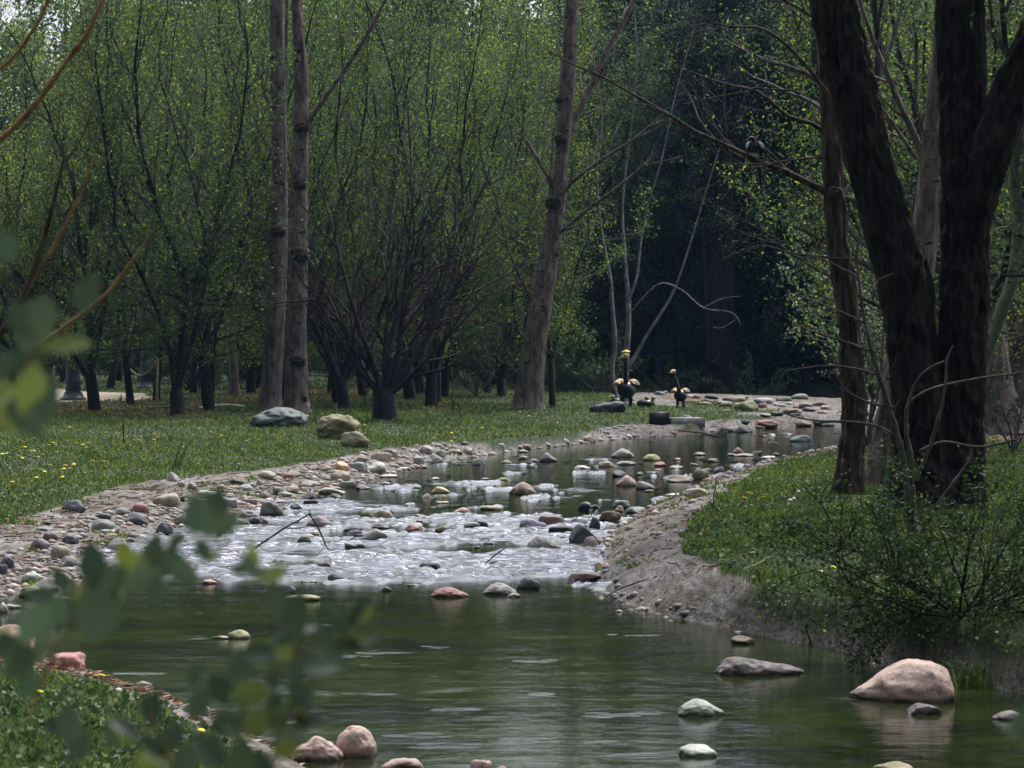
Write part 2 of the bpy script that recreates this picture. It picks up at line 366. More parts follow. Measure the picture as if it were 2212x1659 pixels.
mr2 = ramp(nt, [(.38, (.30, .27, .25)), (.56, (1, 1, 1))]); nt.links.new(n_s.outputs[0], mr2.inputs[0])
mortc = mixc(mort.outputs[0], mr2.outputs[0], .8, 'MULTIPLY')
mr3 = ramp(nt, [(.40, (.55, .50, .40)), (.62, (1, 1, 1))]); nt.links.new(n_c.outputs[0], mr3.inputs[0])
mortc = mixc(mortc, mr3.outputs[0], .9, 'MULTIPLY')
grn = ramp(nt, [(.60, (0, 0, 0)), (.66, (1, 1, 1))]); nt.links.new(nzn(5, 5).outputs[0], grn.inputs[0])
mortc = mixc(mortc, (.07, .085, .03), grn.outputs[0])
litc = ramp(nt, [(.3, (.05, .022, .012)), (.6, (.16, .07, .03)), (.75, (.30, .17, .08))]); nt.links.new(n_b.outputs[0], litc.inputs[0])
pathc = ramp(nt, [(.3, (.28, .23, .17)), (.7, (.44, .38, .29))]); nt.links.new(n_a.outputs[0], pathc.inputs[0])
col = mixc(mortc, soil.outputs[0], sp.outputs[0]); col = mixc(col, litc.outputs[0], sp.outputs[1]); col = mixc(col, pathc.outputs[0], sp.outputs[2])
bp = N(nt, 'ShaderNodeBump', Strength=.7, Distance=.03); nt.links.new(n_b.outputs[0], bp.inputs['Height'])
p = N(nt, 'ShaderNodeBsdfPrincipled', Roughness=.9); p.inputs['Specular IOR Level'].default_value = .3
nt.links.new(col, p.inputs['Base Color']); nt.links.new(bp.outputs[0], p.inputs['Normal']); nt.links.new(p.outputs[0], o.inputs[0])
me.materials.clear(); me.materials.append(m)
tag(link('ground', me), 'creek banks of pale mortar with grass lawns and leaf litter', 'ground', kind='structure')

# ------------------------------------------------------------------ water sheets
def riffle(x, y):
    d = np.hypot(x, y)
    # riffle band between 21 and 42 m, stronger in its near half
    e1 = np.clip((y - 21.0 - .9 * n2(x, y, 1.3, 41, 3) + .2 * x) / .9, 0, 1)
    e2 = 1 - np.clip((y - 29 - 2 * n2(x, y, .5, 43)) / 9, 0, 1)
    bias = .03 - .30 * np.clip((y - 25) / 10, 0, 1) - .10 * np.clip((y - 36) / 6, 0, 1) - .95 * np.clip((22.6 + .5 * n2(x, y, .7, 46) - .2 * x - y) / 1.8, 0, 1)
    wx = x + .22 * n2(x, y, 3, 47, 2); wy = y + .22 * n2(x, y, 3, 48, 2); xr = .75 * (.82 * wx + .57 * wy * .6); yr = -.40 * wx + .92 * wy
    sn = .30 * n2(xr * .5, yr, 1.1, 44, 3) + .80 * n2(xr * .45, yr, 3.4, 45, 3) + .45 * n2(xr * .35, yr, 8.0, 50, 2)
    band = np.clip((sn + bias) * 7, .03, 1) * (1 - np.clip((y - 43) / 5, 0, 1) * .9)
    st = np.zeros_like(x)
    for (u, v, ru, rv) in PATCH:
        c = atz(u, v); a = atz(u, v - rv); b = atz(u + ru, v)
        q = 1 - ((x - c[0]) / (b[0] - c[0])) ** 2 - ((y - c[1]) / (a[1] - c[1])) ** 2
        st = np.maximum(st, np.clip(q * 1.6, 0, 1) * np.clip((n2(x * .16, y, 21, 47, 2) - .05) * 7, 0, 1))
    return band, st
PATCH = [(830,1410,65,5),(815,1435,50,5),(825,1497,55,5),(985,1535,55,8),(1200,1600,140,7),(600,1470,50,4),(940,1398,35,3),(1370,1372,60,4),(1155,1428,50,4),(1340,1545,95,7),
 (900,1590,80,5),(960,1612,90,6),(1170,1500,30,3),(1560,1455,50,4),(760,1420,50,4),(690,1498,90,4),(580,1560,80,5),(1060,1650,80,5),(1450,1640,60,4),(2080,1570,60,4),(430,1378,40,3),(1880,1555,40,3),(300,1456,60,3),(1690,1520,120,4),(700,1350,40,3),(1840,1510,60,3)]
ysw = 9.5 * np.exp(np.linspace(0, math.log(96 / 9.5), 1150)); sw = np.concatenate([-np.geomspace(1.2, .2, 26), np.linspace(-.197, .197, 560), np.geomspace(.2, 1.2, 26)])
Yw = np.repeat(ysw[:, None], len(sw), 1); Xw = sw[None] * Yw
bd, st = riffle(Xw, Yw)
sx = Xw + .05 * n2(Xw, Yw, 3, 61)
wv = 0.0022 * n2(Xw * .6, Yw, 5, 51, 2)
rx = .8 * sx + .6 * Yw + .15 * n2(sx, Yw, 2, 59, 2); ry = -.6 * sx + .8 * Yw
big = .6 * n2(rx * .9, ry, 1.7, 52, 2) + .4 * n2(rx, ry, 4.4, 53, 2)
big = 1 - np.abs(big) * 2.4
fine = n2(Xw, Yw, 11, 54, 2)
Z = .0015 + .0012 * n2(Xw * .8, Yw, 2.2, 55, 2) + wv * .25 + bd * (.046 * big + .012 * fine) + st * .006 * n2(Xw * .4, Yw, 20, 57, 2)
mbw = MB(); mbw.addarr(np.stack([Xw, Yw, Z], -1).reshape(-1, 3), gridfaces(len(ysw), len(sw)))
mw = mbw.mesh('water', plain('tmp2', (0, 0, 0)))
ca = mw.color_attributes.new('rough', 'FLOAT_COLOR', 'POINT')
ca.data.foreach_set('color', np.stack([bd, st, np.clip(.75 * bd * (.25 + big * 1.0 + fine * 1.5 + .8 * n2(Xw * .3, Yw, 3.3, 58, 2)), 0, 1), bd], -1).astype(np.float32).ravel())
m, nt, o = newmat('creek_water')
at = N(nt, 'ShaderNodeVertexColor', layer_name='rough'); sp = N(nt, 'ShaderNodeSeparateColor'); nt.links.new(at.outputs[0], sp.inputs[0])
tc = N(nt, 'ShaderNodeTexCoord')
a1 = nzn(16, 3, .3, 1.3); a2 = nzn(60, 3, .3, 1.2); a3 = nzn(5, 3, .35, 1.5)
ad = N(nt, 'ShaderNodeMath', operation='MULTIPLY_ADD'); nt.links.new(a2.outputs[0], ad.inputs[0]); ad.inputs[1].default_value = .35; nt.links.new(a1.outputs[0], ad.inputs[2])
st1 = N(nt, 'ShaderNodeMath', operation='MULTIPLY_ADD'); nt.links.new(sp.outputs[0], st1.inputs[0]); st1.inputs[1].default_value = .6; st1.inputs[2].default_value = .032
st2 = N(nt, 'ShaderNodeMath', operation='MULTIPLY_ADD'); nt.links.new(sp.outputs[1], st2.inputs[0]); st2.inputs[1].default_value = .8; nt.links.new(st1.outputs[0], st2.inputs[2])
bp = N(nt, 'ShaderNodeBump', Distance=.035); nt.links.new(st2.outputs[0], bp.inputs['Strength']); nt.links.new(ad.outputs[0], bp.inputs['Height'])
bp2 = N(nt, 'ShaderNodeBump', Distance=.02, Strength=.07); nt.links.new(a3.outputs[0], bp2.inputs['Height']); nt.links.new(bp.outputs[0], bp2.inputs['Normal'])
wc = ramp(nt, [(.35, (.003, .006, .0015)), (.65, (.020, .032, .003))]); nt.links.new(nzn(1.1, 4, .7, 1.2).outputs[0], wc.inputs[0])
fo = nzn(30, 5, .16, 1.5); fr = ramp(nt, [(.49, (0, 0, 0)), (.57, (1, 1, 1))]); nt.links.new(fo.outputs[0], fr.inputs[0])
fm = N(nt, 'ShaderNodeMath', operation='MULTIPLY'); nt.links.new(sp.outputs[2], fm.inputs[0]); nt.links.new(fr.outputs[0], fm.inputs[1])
fcol = mixc(wc.outputs[0], (.50, .51, .64), fm.outputs[0])  # pale foam tint on wave crests, partly painting in sky glints
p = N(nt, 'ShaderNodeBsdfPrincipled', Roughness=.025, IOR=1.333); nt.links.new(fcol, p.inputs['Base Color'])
nt.links.new(bp2.outputs[0], p.inputs['Normal']); nt.links.new(p.outputs[0], o.inputs[0])
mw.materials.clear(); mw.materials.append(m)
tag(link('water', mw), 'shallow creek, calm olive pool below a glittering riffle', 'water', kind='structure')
# ------------------------------------------------------------------ rocks
COL = {'slate':(.085,.09,.105),'grey':(.21,.205,.20),'pale':(.43,.41,.37),'white':(.6,.59,.55),'tan':(.31,.25,.17),'orange':(.42,.28,.13),'pink':(.44,.29,.23),
 'red':(.34,.14,.11),'mauve':(.19,.145,.15),'lavender':(.24,.22,.33),'olive':(.15,.145,.075),'moss':(.20,.24,.08),'bluegreen':(.20,.26,.25),'black':(.03,.03,.036),
 'brown':(.13,.09,.06),'yellow':(.36,.33,.12),'palegreen':(.36,.39,.32)}
CN = {'slate':'dark slate','grey':'mid grey','pale':'pale grey','white':'whitish','tan':'tan','orange':'orange tan','pink':'pinkish','red':'brick red','mauve':'dull mauve','lavender':'lavender grey',
 'olive':'olive','moss':'mossy green','bluegreen':'blue green','black':'black wet','brown':'dark brown','yellow':'yellowish','palegreen':'pale green grey'}
m, nt, o = newmat('river_stone')
oi = N(nt, 'ShaderNodeObjectInfo'); tc = N(nt, 'ShaderNodeTexCoord')
va = N(nt, 'ShaderNodeVectorMath', operation='ADD'); nt.links.new(tc.outputs['Object'], va.inputs[0]); nt.links.new(oi.outputs['Location'], va.inputs[1])
n1 = N(nt, 'ShaderNodeTexNoise', Scale=9.0, Detail=7.0, Roughness=.65); nt.links.new(va.outputs[0], n1.inputs['Vector'])
n2_ = N(nt, 'ShaderNodeTexNoise', Scale=60.0, Detail=4.0, Roughness=.7); nt.links.new(va.outputs[0], n2_.inputs['Vector'])
r1 = ramp(nt, [(.28, (.45, .45, .48)), (.5, (1, 1, 1)), (.72, (1.25, 1.18, 1.08))]); nt.links.new(n1.outputs[0], r1.inputs[0])
r2 = ramp(nt, [(.35, (.6, .6, .6)), (.6, (1.1, 1.1, 1.1))]); nt.links.new(n2_.outputs[0], r2.inputs[0])
def mixc(a, b, f, bt='MIX'):
    x = N(nt, 'ShaderNodeMix', data_type='RGBA', blend_type=bt)
    for s, v in (('A', a), ('B', b)):
        if isinstance(v, tuple): x.inputs[s].default_value = (*v, 1)
        else: nt.links.new(v, x.inputs[s])
    if isinstance(f, (int, float)): x.inputs['Factor'].default_value = f
    else: nt.links.new(f, x.inputs['Factor'])
    return x.outputs['Result']
c = mixc(oi.outputs['Color'], r1.outputs[0], .85, 'MULTIPLY'); c = mixc(c, r2.outputs[0], .7, 'MULTIPLY')
gp = N(nt, 'ShaderNodeNewGeometry'); sz_ = N(nt, 'ShaderNodeSeparateXYZ'); nt.links.new(gp.outputs['Position'], sz_.inputs[0])
wn = N(nt, 'ShaderNodeMath', operation='MULTIPLY_ADD'); nt.links.new(n1.outputs[0], wn.inputs[0]); wn.inputs[1].default_value = -.045; nt.links.new(sz_.outputs['Z'], wn.inputs[2])
wm_ = N(nt, 'ShaderNodeMapRange'); wm_.inputs[1].default_value = -.012; wm_.inputs[2].default_value = .012; wm_.inputs[3].default_value = 1; wm_.inputs[4].default_value = 0; nt.links.new(wn.outputs[0], wm_.inputs[0])   # wet band splashed by the creek
mo = N(nt, 'ShaderNodeTexNoise', Scale=4.0, Detail=5.0, Roughness=.7); nt.links.new(va.outputs[0], mo.inputs['Vector']); mor = ramp(nt, [(.54, (0, 0, 0)), (.64, (1, 1, 1))]); nt.links.new(mo.outputs[0], mor.inputs[0])
mof = N(nt, 'ShaderNodeMath', operation='MULTIPLY'); nt.links.new(mor.outputs[0], mof.inputs[0]); nt.links.new(oi.outputs['Random'], mof.inputs[1])
c = mixc(c, (.06, .065, .03), mof.outputs[0])
c = mixc(c, mixc(c, (.30, .28, .25), 1.0, 'MULTIPLY'), wm_.outputs[0])
bp = N(nt, 'ShaderNodeBump', Strength=.8, Distance=.015); nt.links.new(n1.outputs[0], bp.inputs['Height'])
bp2 = N(nt, 'ShaderNodeBump', Strength=.4, Distance=.004); nt.links.new(n2_.outputs[0], bp2.inputs['Height']); nt.links.new(bp.outputs[0], bp2.inputs['Normal'])
rg_ = N(nt, 'ShaderNodeMapRange'); rg_.inputs[3].default_value = .65; rg_.inputs[4].default_value = .22; nt.links.new(wm_.outputs[0], rg_.inputs[0])
p = N(nt, 'ShaderNodeBsdfPrincipled', Roughness=.62); nt.links.new(rg_.outputs[0], p.inputs['Roughness']); p.inputs['Specular IOR Level'].default_value = .4
nt.links.new(c, p.inputs['Base Color']); nt.links.new(bp2.outputs[0], p.inputs['Normal']); nt.links.new(p.outputs[0], o.inputs[0])
M['stone'] = m
import bmesh
_ico = {}
def ico(sub):
    if sub not in _ico:
        b = bmesh.new(); bmesh.ops.create_icosphere(b, subdivisions=sub, radius=1)
        _ico[sub] = (np.array([v.co[:] for v in b.verts]), np.array([[v.index for v in f.verts] for f in b.faces])); b.free()
    return _ico[sub]
PROF = {'p1': [.02,.14,.32,.50,.66,.80,.92,1,1,.97,.92,.75,.25], 'p2': [.1,.6,.95,1,.86,.78,.66,.6,.52,.46,.38,.2,.05], 'p3': [.1,.3,.45,.55,.62,.8,1,1,.9,.75,.6,.4,.1],
 'p4': [.25,.55,.78,.9,.97,1,1,.97,.9,.78,.6,.25], 'p5': [.05,.3,.55,.75,.92,1,.92,.78,.6,.4,.08], 'p6': [.1,.45,.75,.95,1,.95,.8,.6,.42,.25,.04], 'p7': [.1,.5,.75,.85,1,.95,.85,.7,.5,.3,.08]}
def rockverts(rng, kind, sub):
    V, F = ico(sub); V = V.copy(); s = int(rng.integers(1 << 20))
    if kind in ('a', 'w', 'k'):                          # angular: cut by planes
        nrm = rng.normal(size=(11, 3)); nrm[:, 2] *= .8; nrm /= np.linalg.norm(nrm, axis=1)[:, None]
        if kind == 'w': nrm[0] = (-.55, -.2, .8); nrm[1] = (.9, -.3, .3)
        d = rng.uniform(.5, .85, 11); d[2:] = np.maximum(d[2:], .62)
        if kind == 'w': d[0] = .42; d[1] = .62; nrm[0] /= np.linalg.norm(nrm[0])
        rr = np.ones(len(V))
        for n_, q in zip(nrm, d):
            c_ = V @ n_; rr = np.minimum(rr, np.where(c_ > 1e-3, q / np.maximum(c_, 1e-3), 9))
        V = V * rr[:, None]
        V = V * (1 + .05 * fbm(V * 2.5, s, 3) + .025 * fbm(V * 8, s + 9, 2))[:, None]
    elif kind[0] == 'p':
        pr = PROF[kind]; rad = np.sqrt(np.maximum(1e-4, 1 - V[:, 0] ** 2)); zz = np.interp(V[:, 0], np.linspace(-1, 1, len(pr)), pr)
        V = np.stack([V[:, 0], V[:, 1] / rad * np.sqrt(zz) * .9, np.sign(V[:, 2]) * np.abs(V[:, 2] / rad) ** .8 * zz], 1)
        V = V * (1 + .16 * (.5 - np.abs(fbm(V * 1.7, s, 3))) * 1.3 + .05 * fbm(V * 7, s + 3, 3))[:, None]
    elif kind == 'm':
        V = V * (1 + .35 * fbm(V * 1.3, s, 3) + .10 * fbm(V * 5, s + 3, 3))[:, None]
    elif kind == 'b':                                    # block
        e = .45; V = np.sign(V) * np.abs(V) ** e; V *= (1 + .06 * fbm(V * 2, s, 3))[:, None]
    else:
        nrm = rng.normal(size=(8, 3)); nrm /= np.linalg.norm(nrm, axis=1)[:, None]; d = rng.uniform(.68, .95, 8)
        rr = np.ones(len(V)) ** 1
        acc = np.ones(len(V))
        for n_, q in zip(nrm, d):
            c_ = np.maximum(V @ n_, 1e-3); acc = acc + (c_ / q) ** 14
        V = V * (acc ** (-1 / 14))[:, None]
        V = V * (1 + .30 * fbm(V * 1.1, s, 2) + .07 * fbm(V * 3.5, s + 5, 3))[:, None]
    # unit half-size
    V /= np.abs(V).max(0)
    return V, F
TAGS = {'5': (0, 904.4, .2531), '6': (555.6, 904.4, .2531), '7': (1098.2, 904.4, .2531), '8': (1292, 826.9, .2336), 'L': (0, 1104.7, .5), 'R': (1106, 1104.7, .5), 'D': (0, 0, 1)}
ROCKS = """
5 635 805 205 120 slate s rot18|long dark grey rock lying at the grass edge of the left bank
5 1420 750 250 110 tan s|large brown oval rock with a pale vein on the left bank
5 1555 715 50 55 black s
5 1190 800 170 80 red s|rounded brick red rock on the left mortar bank
5 1030 820 160 60 grey s
5 880 855 150 50 slate s
5 885 955 240 110 grey s
5 1170 905 220 100 slate s rot8
5 1410 1000 175 140 slate s|tall dark green grey boulder at the left waterline
5 1560 915 150 90 olive s
5 1475 535 110 75 white a|jagged whitish stone at the top edge of the left bank
5 1550 585 80 50 tan s
5 1635 605 100 70 mauve s
5 2005 565 160 65 black s|black flat stone by the grass of the left bank
5 1890 600 80 40 pink s
5 2090 610 150 50 palegreen s
5 1940 770 190 125 bluegreen s
5 1790 690 200 90 palegreen s
5 2150 745 110 75 mauve s
5 2120 835 160 50 grey s
5 2070 925 160 60 moss a
5 2170 900 100 60 grey s
5 380 960 170 40 grey s
5 420 1040 150 85 mauve s rot20
5 355 1130 200 110 mauve s
5 610 1070 170 75 slate s
5 510 1205 190 120 tan s
5 590 1270 210 105 grey s
5 590 1305 200 40 bluegreen s
5 60 1280 130 110 slate s
5 30 1330 90 100 slate s
5 290 1400 190 100 palegreen s
5 400 1470 290 110 pale a|long angular pale rock in the pool edge by the left bank
5 510 1390 210 90 pale s
5 265 1530 210 100 moss a|mossy green angular rock standing in the water on the left
5 550 1560 170 40 yellow s
5 30 1660 100 90 pale s
5 110 1625 150 40 palegreen s
5 895 975 110 35 bluegreen s
5 1000 1150 230 140 grey s
5 950 1040 130 60 tan s
5 1110 1080 160 90 slate a
5 1240 1140 140 50 grey s
5 1720 1185 200 60 slate s
5 1790 1415 130 50 red s|small brick red stone in the left side of the riffle
5 1920 1005 150 90 slate s
5 400 905 80 30 black s
6 85 520 170 85 tan s
6 290 500 180 60 olive s
6 270 518 120 60 red s|brick red stone leaning on an olive one on the left bank
6 20 570 60 60 palegreen s
6 565 450 140 60 tan s
6 700 455 170 105 orange a|bright orange tan boulder on the left bank
6 865 400 160 85 tan s
6 870 455 170 85 bluegreen a
6 700 535 200 95 tan s
6 650 480 150 50 grey s
6 1050 360 200 80 tan s
6 1130 340 180 80 grey s
6 1000 460 200 90 pale a
6 1450 305 120 75 pale s
6 1555 330 120 75 pale s
6 1505 385 170 85 palegreen s|big smooth pale green grey boulder where lawn meets riffle
6 1375 395 100 95 grey a
6 1420 425 60 30 white s
6 1345 425 90 35 pink s
6 1810 310 90 65 tan s
6 1690 300 140 40 tan s
6 2060 275 115 65 bluegreen b|flat topped blue green block at the far end of the left bank
6 1880 400 130 60 slate a
6 2125 385 110 30 tan s
6 1250 435 150 25 pale s
6 430 580 150 50 palegreen s
6 770 590 160 60 grey a
6 900 605 140 35 mauve s
6 660 610 120 30 tan s
6 180 655 120 85 grey s
6 300 640 160 80 tan s
6 235 665 140 40 palegreen s
6 60 680 110 60 mauve s
6 640 650 250 60 palegreen a
6 460 690 150 70 slate a
6 670 685 150 45 black s
6 455 755 130 62 black b|black square wet block in the left of the riffle
6 570 757 160 30 black s
6 110 825 220 130 grey s|large round grey boulder at the left edge of the riffle
6 250 785 80 40 tan s
6 320 780 130 60 slate s
6 30 890 130 60 mauve s
6 1095 565 80 25 white s
6 1210 615 70 30 white s
6 1515 525 80 25 white s
6 1360 600 60 30 palegreen s
6 1125 505 150 30 pale s
6 905 490 70 20 pale s
6 1570 640 170 65 yellow s|smooth yellowish tan stone alone in the upper riffle
6 2110 540 120 40 yellow s
6 1950 520 90 15 pale s
6 1450 680 90 40 pink s
6 1310 740 100 25 pale s
6 1580 725 120 20 tan s
6 945 860 160 80 olive s
6 1070 855 190 75 tan s
6 980 915 190 55 tan s
6 1070 940 180 40 black s
6 530 945 260 110 mauve p5|broad dull mauve boulder in the riffle under the arched twig
6 470 995 120 45 tan s
6 830 965 190 50 slate s
6 845 1005 170 55 slate s
6 1020 1045 270 100 grey s|wide light grey rock in the middle of the riffle
6 820 1105 200 75 bluegreen s
6 405 1060 130 65 olive s
6 230 1015 100 30 tan s
6 200 1185 110 30 pale s
6 1315 970 150 65 red s|rounded dark red stone in the middle of the riffle
6 1395 950 110 40 tan s
6 1140 965 110 20 red s
6 1590 975 150 60 olive s
6 1490 1000 130 35 mauve s
6 1385 885 70 25 brown s
6 1235 885 170 25 grey s
6 1380 835 140 20 black s
6 1750 820 200 60 pink s|smooth pinkish oval stone in the upper riffle
6 1990 785 210 40 tan s
6 1830 935 200 50 grey s
6 1925 932 90 70 black s
6 2020 885 130 20 grey s
6 1880 1110 60 25 slate s
6 1990 1075 120 25 bluegreen s
6 560 1280 140 60 brown s
6 700 1390 220 70 slate s|dark slate oval rock near the lower edge of the riffle
6 440 1400 140 25 bluegreen s
6 1475 1290 190 75 slate s
6 280 1490 110 70 slate s
6 390 1560 310 55 yellow s|long flat yellowish stone at the lip of the dark pool
6 1100 1480 110 50 olive s
6 1645 1530 330 85 red p7|large red pink rock at the lower lip of the riffle
6 2080 1510 300 105 grey p7|broad grey rock at the lower lip beside a darker one
6 1340 1430 150 20 black s
7 120 652 240 110 pink p5|big pinkish triangular rock alone in the upper riffle
7 125 265 135 45 pink b
7 120 290 110 25 bluegreen s
7 290 235 150 55 tan a
7 440 215 170 50 pale s
7 670 205 160 60 tan a|tan angular rock at the tip of the lawn beside the far pool
7 340 370 160 80 mauve p6
7 210 375 110 35 grey s
7 120 350 90 40 pink s
7 190 385 60 25 bluegreen s
7 630 430 140 30 pale s
7 840 415 160 55 tan s
7 1000 400 180 45 pale s
7 975 335 200 80 palegreen p5|pale green grey peaked rock in the far pool
7 1230 360 170 55 yellow a
7 1300 410 110 45 red s
7 1430 430 130 30 pale s
7 1270 445 80 15 pale s
7 945 500 150 60 slate a
7 1120 485 90 30 grey s
7 1010 580 180 95 pink p5|light pinkish boulder paired with a flat grey one upstream
7 1165 605 170 75 grey s rot12
7 1200 630 90 25 yellow s
7 1450 545 270 60 tan s|long flat tan rock near the right bank upstream
7 1620 520 180 110 olive s rot18|olive brown humped rock against the right bank
7 1580 405 90 35 tan s
7 1625 315 120 30 tan s
7 1960 300 100 55 pink p5
7 1910 320 120 30 grey s
7 2010 325 180 30 tan s
7 2130 310 120 35 slate s
7 1740 375 120 35 olive s
7 1440 355 80 20 red s
7 1800 460 100 55 grey s
7 1700 450 70 30 tan s
7 1620 670 270 80 tan s|long brown tan rock lying on the right bank edge
7 1400 665 140 35 pale s
7 1385 690 70 25 tan s
7 960 765 150 70 bluegreen s
7 945 800 110 65 tan s
7 1090 812 180 60 bluegreen s
7 860 880 210 90 brown s rot-8|speckled brown oval rock beside the standing magpie
7 610 915 180 75 slate s
7 360 920 230 125 brown a|dark brown peaked rock left of the standing magpie
7 205 955 260 100 lavender s|smooth lavender grey rock in the riffle
7 450 990 210 70 black b|black oblong wet block among the dark rocks
7 740 950 130 110 slate s|dark rounded rock that the standing magpie perches on
7 650 1105 280 215 slate a|largest dark slate boulder at the right waterline
7 695 1125 150 120 mauve s|egg shaped mauve grey rock leaning on the dark slate boulder
7 110 865 120 35 pink s
7 305 1130 310 130 grey p6|big grey brown dome shaped rock in the riffle
7 115 1180 160 35 black s
7 330 1260 60 25 black s
7 480 1030 90 30 slate s
7 780 1300 130 90 yellow a|mossy yellow rock at the foot of the right mortar slope
7 650 1385 290 65 brown a
7 175 1460 220 110 slate s|dark slate rock above the lip of the pool
7 50 1530 110 40 pale s
7 620 1275 180 35 brown s
7 950 1655 90 25 mauve s
8 1370 265 240 100 moss a|large mossy boulder on the far spit of grass
8 1290 210 60 25 pale s
8 1520 235 100 50 red a
8 1830 237 80 30 red s
8 2010 200 100 40 pink s
8 980 205 150 30 tan s
8 610 165 100 35 pink s
8 1140 205 120 35 grey s
8 1875 545 210 62 bluegreen s|smooth blue green dome rock mirrored in the far pool
8 1610 485 100 15 pale s
8 1540 500 80 15 grey s
8 1750 475 120 12 mauve s
8 1610 555 100 10 pale s
8 1580 705 160 35 white s
8 1640 675 80 30 slate s
8 820 362 140 70 mauve s
8 910 345 80 35 pale s
8 1040 388 100 50 grey s
8 1180 385 180 40 mauve s
8 1560 390 220 50 red s|flat reddish rock on the far shore of the pool
8 1350 460 190 75 grey a
8 1130 490 150 90 slate a
8 1240 455 180 60 grey a
8 1360 380 90 40 slate s
8 1770 200 60 20 white s
8 1700 222 80 30 pale s
8 1900 228 70 20 white s
8 1640 215 60 30 palegreen s
8 2110 250 110 50 tan a
8 1960 265 130 40 tan s
8 2080 288 110 30 tan s
8 1430 195 80 22 grey s
8 1240 165 120 30 grey s
8 1700 165 90 22 slate s
8 1600 140 140 22 grey s
8 2200 190 120 40 mauve s
8 900 160 120 26 slate s
L 1035 553 105 38 yellow s|small yellowish rock alone in the calm pool
L 955 555 75 18 tan s
L 300 687 180 72 red s|smooth salmon red rock by the near grassy bank
L 50 610 200 115 orange s|large orange tan rock at the left edge of the picture
L 245 495 75 45 mauve s
L 1360 1082 250 105 pink p3|smooth pink wedge shaped rock leaning toward its taller neighbour
L 1535 1064 180 132 pink p4|tall rounded pink and white rock at the bottom of the pool
L 1750 1128 210 56 pink s|low pinkish white rock cut by the bottom edge
L 2085 1130 105 56 pink s
L 2170 1128 80 30 pink s
L 850 880 130 60 palegreen s
L 1100 962 100 30 bluegreen s
R 815 890 210 72 palegreen p7|rounded pale green grey rock in the pool, farther of two
R 812 1064 185 62 palegreen s|smooth pale green grey rock in the pool, nearer of two
R 998 577 108 42 brown a
R 1075 715 390 80 mauve p2|long low mauve tan wedge rock off the right bank
R 1685 825 455 178 pink p1|biggest pinkish faceted rock beside the right bank
R 1775 882 170 50 mauve a
R 2150 906 165 42 mauve s
R 1655 1130 190 46 yellow s|yellow green rock top cut by the bottom edge
D 605 924 132 44 bluegreen m|wide grey green boulder at the feet of the two pale trunks
D 728 950 104 56 yellow m|yellow mossed boulder on the left lawn
D 768 968 66 36 yellow m|smaller yellow boulder adjoining the mossed one
D 1313 892 82 30 slate s|dark mossy rock in the lawn before the bird sculptures
"""
rng = np.random.default_rng(5)
rockinfo = []
for ln in ROCKS.strip().splitlines():
    a, _, lab = ln.partition('|'); q = a.split()
    t = TAGS[q[0]]; u = t[0] + float(q[1]) * t[2]; v = t[1] + float(q[2]) * t[2]; wd = float(q[3]) * t[2]; hd = float(q[4]) * t[2]
    rot = float(q[7][3:]) if len(q) > 7 else 0
    p = hit(u, v); S = ppm(p[1]); W_ = wd / S; H_ = hd / S
    # the top edge tilts away from the eye: remove the foreshortened depth of the rock from its height
    rockinfo.append(dict(u=u, v=v, p=p, w=W_, h=H_, c=q[5], k=q[6], lab=lab, rot=rot, px=wd))
RCELL = []
for i, r in enumerate(rockinfo):
    sub = 5 if r['px'] > 70 else (4 if r['px'] > 25 else 3)
    V, F = rockverts(rng, r['k'], sub)
    onland = r['p'][2] > .02
    dep = r['w'] * rng.uniform(.6, .85)
    if r['k'] == 'b': cz, c_ = r['h'] * .35, r['h'] * .65
    elif onland: cz, c_ = r['h'] * .28, r['h'] * .72
    else: cz, c_ = r['h'] * .12, r['h'] * .88
    wv_ = r['w'] / 2 * (1.0 if (onland or r['k'] == 'b') else 1.01)
    V = V * np.array([wv_, dep / 2, c_])
    if r['rot']:
        a = -R(r['rot']); V = np.stack([V[:, 0] * math.cos(a) - V[:, 2] * math.sin(a), V[:, 1], V[:, 0] * math.sin(a) + V[:, 2] * math.cos(a)], 1)
    mbk = MB(); mbk.addarr(V, F)
    ang = rng.uniform(-.2, .2)
    yo = dep * .42
    zb = r['p'][2] if onland else 0
    o = mbk.build('rock' if r['w'] < .5 else 'boulder', M['stone'], loc=(r['p'][0] * (1 + yo / r['p'][1]), r['p'][1] + yo, zb + cz))
    o.rotation_euler = (0, 0, ang)
    k = np.array(COL[r['c']]) * (.5 if r['k'] == 'm' else 1); k = (k * .76 + k.mean() * .24) * 1.2; jj = rng.uniform(.8, 1.2); o.color = (k[0] * jj, k[1] * jj, k[2] * jj, 1)
    r['o'] = o; RCELL.append((o.location[0], o.location[1], max(r['w'], dep) * .5))
# labels
def zone(r):
    v, u = r['v'], r['u']; land = r['p'][2] > .02
    if v < 900: return 'on the far stony channel'
    if v < 940: return 'on the far shore of the back pool'
    if land: return 'on the left mortar bank' if u < 1250 and v < 1350 else ('on the right bank' if u > 1250 else 'on the near bank')
    if v > 1320: return 'in the dark pool'
    if v > 1150: return 'in the lower riffle'
    if v > 1050: return 'in the middle riffle'
    return 'in the upper riffle'
def shp(r):
    q = r['h'] / r['w']
    s = {'a': 'angular', 'b': 'blocky', 'w': 'wedge shaped'}.get(r['k'], 'rounded')
    return ('flat ' if q < .3 else ('upright ' if q > .62 else '')) + s
named = [r for r in rockinfo if r['lab']]
from collections import defaultdict
for r in rockinfo:
    if r['lab']: r['l'] = r['lab']; continue
    r['l'] = ('small ' if r['px'] < 26 else '') + CN[r['c']] + ' ' + shp(r) + ' stone ' + zone(r)
